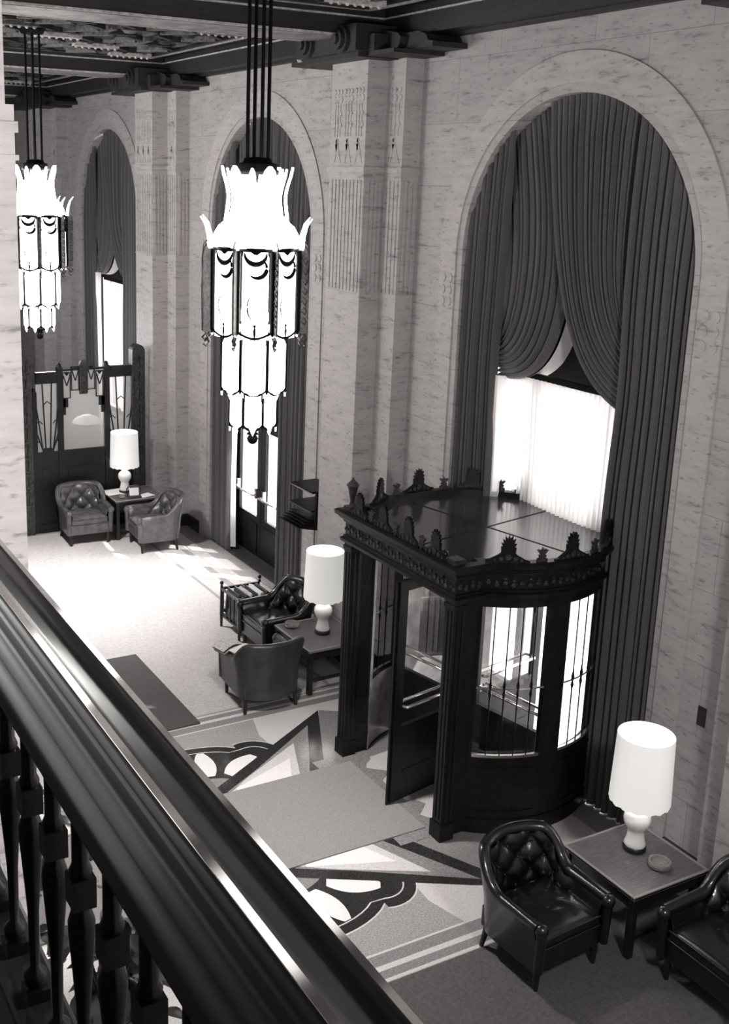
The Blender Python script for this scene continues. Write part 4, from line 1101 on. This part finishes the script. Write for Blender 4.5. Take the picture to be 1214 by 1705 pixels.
_n.links.new(_m.outputs[0], _y.inputs[1]); _n.links.new(_x.outputs[0], _y.inputs[2]); _n.links.new(_y.outputs[0], _n.nodes['Material Output'].inputs[0])
screen()
# the counter seen through the centre glass
t = empty('counter', (-1.6, 17.35, 0)); tag(t, 'counter seen through the centre glass of the bronze screen', 'counter')
MB().b2(-.75, .75, -.35, .35, 0, 1.0).build('body', TABLEW, t); MB().b2(-.8, .8, -.4, .4, 1.0, 1.04).build('worktop', mat('counter_top', .3, rough=.4), t)
t = empty('desk_lamp', (-1.28, 17.40, 1.08)); tag(t, 'small desk lamp with a wide white shade behind the screen glass', 'desk lamp')
MB().lathe([(.10, 0), (.1, .02), (.02, .04), (.018, .5)], n=20).build('stem', CHMETAL, t)
m = MB(); m.lathe([(.24, .50), (.20, .56), (.08, .62)], n=28, cap=False); m.lathe([(.001, .505), (.238, .505)], n=28, cap=False); m.build('lamp_shade', SHADE, t, fix=False)
sheet(.32, .22, .02, (-1.56, 17.14, 1.04), .25, PAPER, 'paper', 'white papers on the counter behind the screen glass', 'paper')

# ------------------------------------------------------------------ rugs and mats
def rug(name, x0, x1, y0, y1, z, m, label, cat, strip=None):
    t = MB(); t.b2(x0, x1, y0, y1, .001, z, m)
    if strip:
        for (a, c, mm) in strip: t.b2(a, c, y0 + .05, y1 - .05, z - .001, z + .0006, mm)
    o = t.build(name, m); tag(o, label, cat); return o
STRIP = mat('carpet_border', .30, rough=.95, spec=.1, noise=.2, nscale=60, bump=.5, bscale=220)
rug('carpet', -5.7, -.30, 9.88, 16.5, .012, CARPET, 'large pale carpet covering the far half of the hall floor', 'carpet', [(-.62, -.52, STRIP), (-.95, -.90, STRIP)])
rug('carpet', -5.7, -.30, -2.8, 5.58, .012, CARPET_SHADE, 'carpet under the near table and black armchairs, coloured dark for shade', 'carpet')
rug('runner_mat', -5.2, -1.60, 7.08, 8.36, .016, RUN, 'grey runner mat leading into the revolving door', 'mat')
o = rug('floor_mat', -3.9, -2.62, 9.72, 11.62, .020, MATD, 'dark rectangular mat on the pale carpet beside the balcony rail', 'mat')

# wall plate
P_ = MB(); P_.b2(-.012, 0, 5.55, 5.63, 1.35, 1.52); o = P_.build('wall_plate', PLATE, bevel=.004); PLATE_O = o
tag(o, 'small dark plate on the stone wall above the nearest lamp', 'wall plate')

# ------------------------------------------------------------------ balustrade in front of the camera
CXM, CZM = -7.0, 5.62
def balustrade():
    t = empty('balustrade', (CXM + .49, 1.5, Z_M)); tag(t, 'dark polished balcony railing running diagonally across the foreground', 'railing')
    prof = [(.606, -.95), (.612, -.90), (.612, -.875), (0.6144, -0.8618), (0.5940, -0.8480), (.586, -.8478), (.570, -.8455), (.562, -.848), (.552, -.8425), (.534, -.8395), (.522, -.831), (0.5107, -0.8182), (0.4891, -0.8025), (.483, -.806), (.479, -.818), (.474, -.827), (.465, -.830), (.459, -.838), (.455, -.848), (.449, -.852), (.447, -.865), (.438, -.874), (.428, -.885), (.424, -.905), (.430, -.930), (.445, -.94), (.46, -.945), (.56, -.96), (.59, -.96)]
    m = MB(); rows = []
    for y in [-1.1 + 5.02 * k / 40 for k in range(41)]: rows.append([(CXM + p[0] - (CXM + .49), y - 1.5, CZM + p[1] - Z_M) for p in prof])
    m.grid(rows, smooth=True, closed_v=True); m.add(rows[0], [tuple(range(len(prof)))]); m.add(rows[-1], [tuple(range(len(prof)))])
    hr = m.build('handrail', RAILW, t)
    es = hr.modifiers.new('edges', 'EDGE_SPLIT'); es.split_angle = math.radians(55)
    for (pa, pb) in (((0.5107, -0.8182), (0.4891, -0.8025)), ((0.6144, -0.8618), (0.5940, -0.8480))):
        q = MB(); O = CXM + .49
        d = Vector((pa[0] - pb[0], 0, pa[1] - pb[1])).normalized(); n = Vector((-d.z, 0, d.x)) * .0012
        A_ = Vector((CXM + pa[0] - O, 0, CZM + pa[1] - Z_M)); B_ = Vector((CXM + pb[0] - O, 0, CZM + pb[1] - Z_M))
        q.add([A_ + n + Vector((0, -2.6, 0)), B_ + n + Vector((0, -2.6, 0)), B_ + n + Vector((0, 2.42, 0)), A_ + n + Vector((0, 2.42, 0)), A_ - n * 2 + Vector((0, -2.6, 0)), B_ - n * 2 + Vector((0, -2.6, 0)), B_ - n * 2 + Vector((0, 2.42, 0)), A_ - n * 2 + Vector((0, 2.42, 0))], [(0, 1, 2, 3), (4, 5, 6, 7), (0, 1, 5, 4), (2, 3, 7, 6), (0, 3, 7, 4), (1, 2, 6, 5)])
        q.build('bead', BEAD, hr)['label'] = 'thin polished bead that mirrors the bright windows'
    zt = CZM - .94 - Z_M; zb = .12
    y = 3.72
    while y > -1.0:
        b = MB(); yy = y - 1.5
        b.box((0, yy, zb + .015), (.046, .046, .03))
        b.lathe([(.014, zb + .03), (.023, zb + .04), (.023, zb + .06), (.010, zb + .075), (.0115, zb + .20), (.017, zb + .28), (.023, zb + .36), (.0235, zb + .385), (.016, zb + .41), (.014, zb + .42)], (0, yy, 0), 14)
        b.box((0, yy, zb + .445), (.040, .044, .055))
        b.lathe([(.018, zb + .472), (.020, zb + .482), (.0145, zb + .495), (.0145, zt + .01)], (0, yy, 0), 14)
        b.build('baluster', RAILD, t); y -= .154
    m = MB(); m.b2(-.055, .055, -2.6, 2.42, .0, zb + .002); m.build('bottom_rail', RAILW, t, bevel=.01)
balustrade()

# leafy plant below the balcony
def plant():
    t = empty('potted_plant', (-5.0, 5.8, 0)); tag(t, 'leafy potted plant below the balcony, glimpsed between the balusters', 'plant')
    MB().lathe([(.16, 0), (.2, .02), (.24, .42), (.25, .45), (.22, .45), (.2, .38)], n=24).build('pot', POT, t)
    m = MB(); rnd = random.Random(4)
    for k in range(150):
        a = rnd.uniform(0, 2 * PI); h = rnd.uniform(.5, 1.7); r = rnd.uniform(.05, .6) * (1.2 - abs(h - 1.0) * .6)
        c = Vector((r * math.cos(a), r * math.sin(a), h)); l = rnd.uniform(.14, .26); w = l * .24
        d = Vector((math.cos(a + rnd.uniform(-.8, .8)), math.sin(a + rnd.uniform(-.8, .8)), rnd.uniform(-.5, .6))).normalized(); s = d.cross(Vector((0, 0, 1))).normalized(); n = s.cross(d)
        rows = []
        for i in range(6):
            q = i / 5; ww = w * math.sin(PI * (.06 + .92 * q)) ; p = c + d * (l * q) - n * (.25 * l * q * q)
            rows.append([p - s * ww + n * .2 * ww, p, p + s * ww + n * .2 * ww])
        m.grid(rows)
    m.build('foliage', LEAF, t, fix=False)
    s = MB()
    for k in range(7):
        a = k * .9; s.tube([(.05 * math.cos(a), .05 * math.sin(a), .4), (.18 * math.cos(a), .18 * math.sin(a), .9), (.3 * math.cos(a + .2), .3 * math.sin(a + .2), 1.5)], [.014, .010, .005], 6)
    s.build('stem', POT, t)
plant()

# ------------------------------------------------------------------ light
w = bpy.data.worlds.new('sky'); sc.world = w; w.use_nodes = True
bg = w.node_tree.nodes['Background']; bg.inputs['Color'].default_value = (1, .99, .975, 1); bg.inputs['Strength'].default_value = 1.3
def area(name, loc, rot, sx, sy, e, spread=PI):
    l = bpy.data.lights.new(name, 'AREA'); l.shape = 'RECTANGLE'; l.size = sx; l.size_y = sy; l.energy = e; l.color = (1, .99, .975); l.spread = spread
    o = bpy.data.objects.new(name, l); COL.objects.link(o); o.location = loc; o.rotation_euler = rot; return o
# daylight outside the arched windows, facing into the hall (-x)
for k, e in ((1, 150), (2, 1300), (3, 450)):
    area('daylight', (2.6, ARCHES[k], 3.2), (0, PI / 2 , 0), 5.4, 3.6, e)
# mezzanine windows on the opposite side, facing +x
for k, e in ((1, 30), (2, 460), (3, 200)):
    area('mezzanine_daylight', (-10.3, ARCHES[k], 5.6), (0, -PI / 2, 0), 2.6, 4.0, e)
sun = bpy.data.lights.new('sun', 'SUN'); sun.energy = 7.0; sun.angle = .01; sun.color = (1, .99, .975)
so = bpy.data.objects.new('sun', sun); COL.objects.link(so)
so.rotation_euler = Vector((-.62, .50, -.90)).to_track_quat('-Z', 'Y').to_euler(); so.location = (6, 8, 9)
# spots added below each chandelier to brighten the floor (the third one hangs out of the picture, beside the balcony)
for x, y, e in ((-3.13, 7.62, 420), (-3.08, 13.72, 880)):
    pl = bpy.data.lights.new('chandelier_floor_fill', 'SPOT'); pl.energy = e; pl.shadow_soft_size = .16; pl.color = (1, .985, .965); pl.spot_size = 2.1; pl.spot_blend = 1
    po = bpy.data.objects.new('chandelier_floor_fill', pl); COL.objects.link(po); po.location = (x, y, 3.50)
pl = bpy.data.lights.new('screen_backlight', 'POINT'); pl.energy = 70; pl.shadow_soft_size = .2  # unseen point light added behind the screen so its panes glow
po = bpy.data.objects.new('screen_backlight', pl); COL.objects.link(po); po.location = (-1.6, 18.6, 2.7)
pl = bpy.data.lights.new('chandelier_light', 'POINT'); pl.energy = 430; pl.shadow_soft_size = .3; pl.color = (1, .985, .965)
po = bpy.data.objects.new('chandelier_light', pl); COL.objects.link(po); po.location = (-3.13, 1.52, 4.9)

# ------------------------------------------------------------------ camera
yaw, pitch, roll, f, cx, cy = 0.499090735, 0.238031222, 0.0252987909, 1838.33201, 472.321129, 742.886895
fw = Vector((math.sin(yaw) * math.cos(pitch), math.cos(yaw) * math.cos(pitch), -math.sin(pitch)))
r0 = Vector((math.cos(yaw), -math.sin(yaw), 0)); u0 = r0.cross(fw)
r = r0 * math.cos(roll) + u0 * math.sin(roll); u = -r0 * math.sin(roll) + u0 * math.cos(roll)
cam = bpy.data.cameras.new('camera'); co = bpy.data.objects.new('camera', cam); COL.objects.link(co); sc.camera = co
M = Matrix(((r.x, u.x, -fw.x), (r.y, u.y, -fw.y), (r.z, u.z, -fw.z))).to_4x4(); M.translation = Vector((-7.0, 0, 5.62)); co.matrix_world = M
cam.sensor_fit = 'VERTICAL'; cam.sensor_height = 36; cam.sensor_width = 36 * 1214 / 1705; cam.lens = f / 1705 * 36
cam.shift_x = (607 - cx) / 1705; cam.shift_y = -(852.5 - cy) / 1705
cam.clip_start = .05; cam.clip_end = 200

sc.view_settings.view_transform = 'Standard'; sc.view_settings.look = 'None'; sc.view_settings.gamma = 1; sc.view_settings.use_curve_mapping = False
sc.view_settings.exposure = 0.36
sc.cycles.use_denoising = True
sc.cycles.max_bounces = 8; sc.cycles.diffuse_bounces = 4; sc.cycles.transparent_max_bounces = 12; sc.cycles.sample_clamp_indirect = 6
sc.cycles.caustics_reflective = False; sc.cycles.caustics_refractive = False
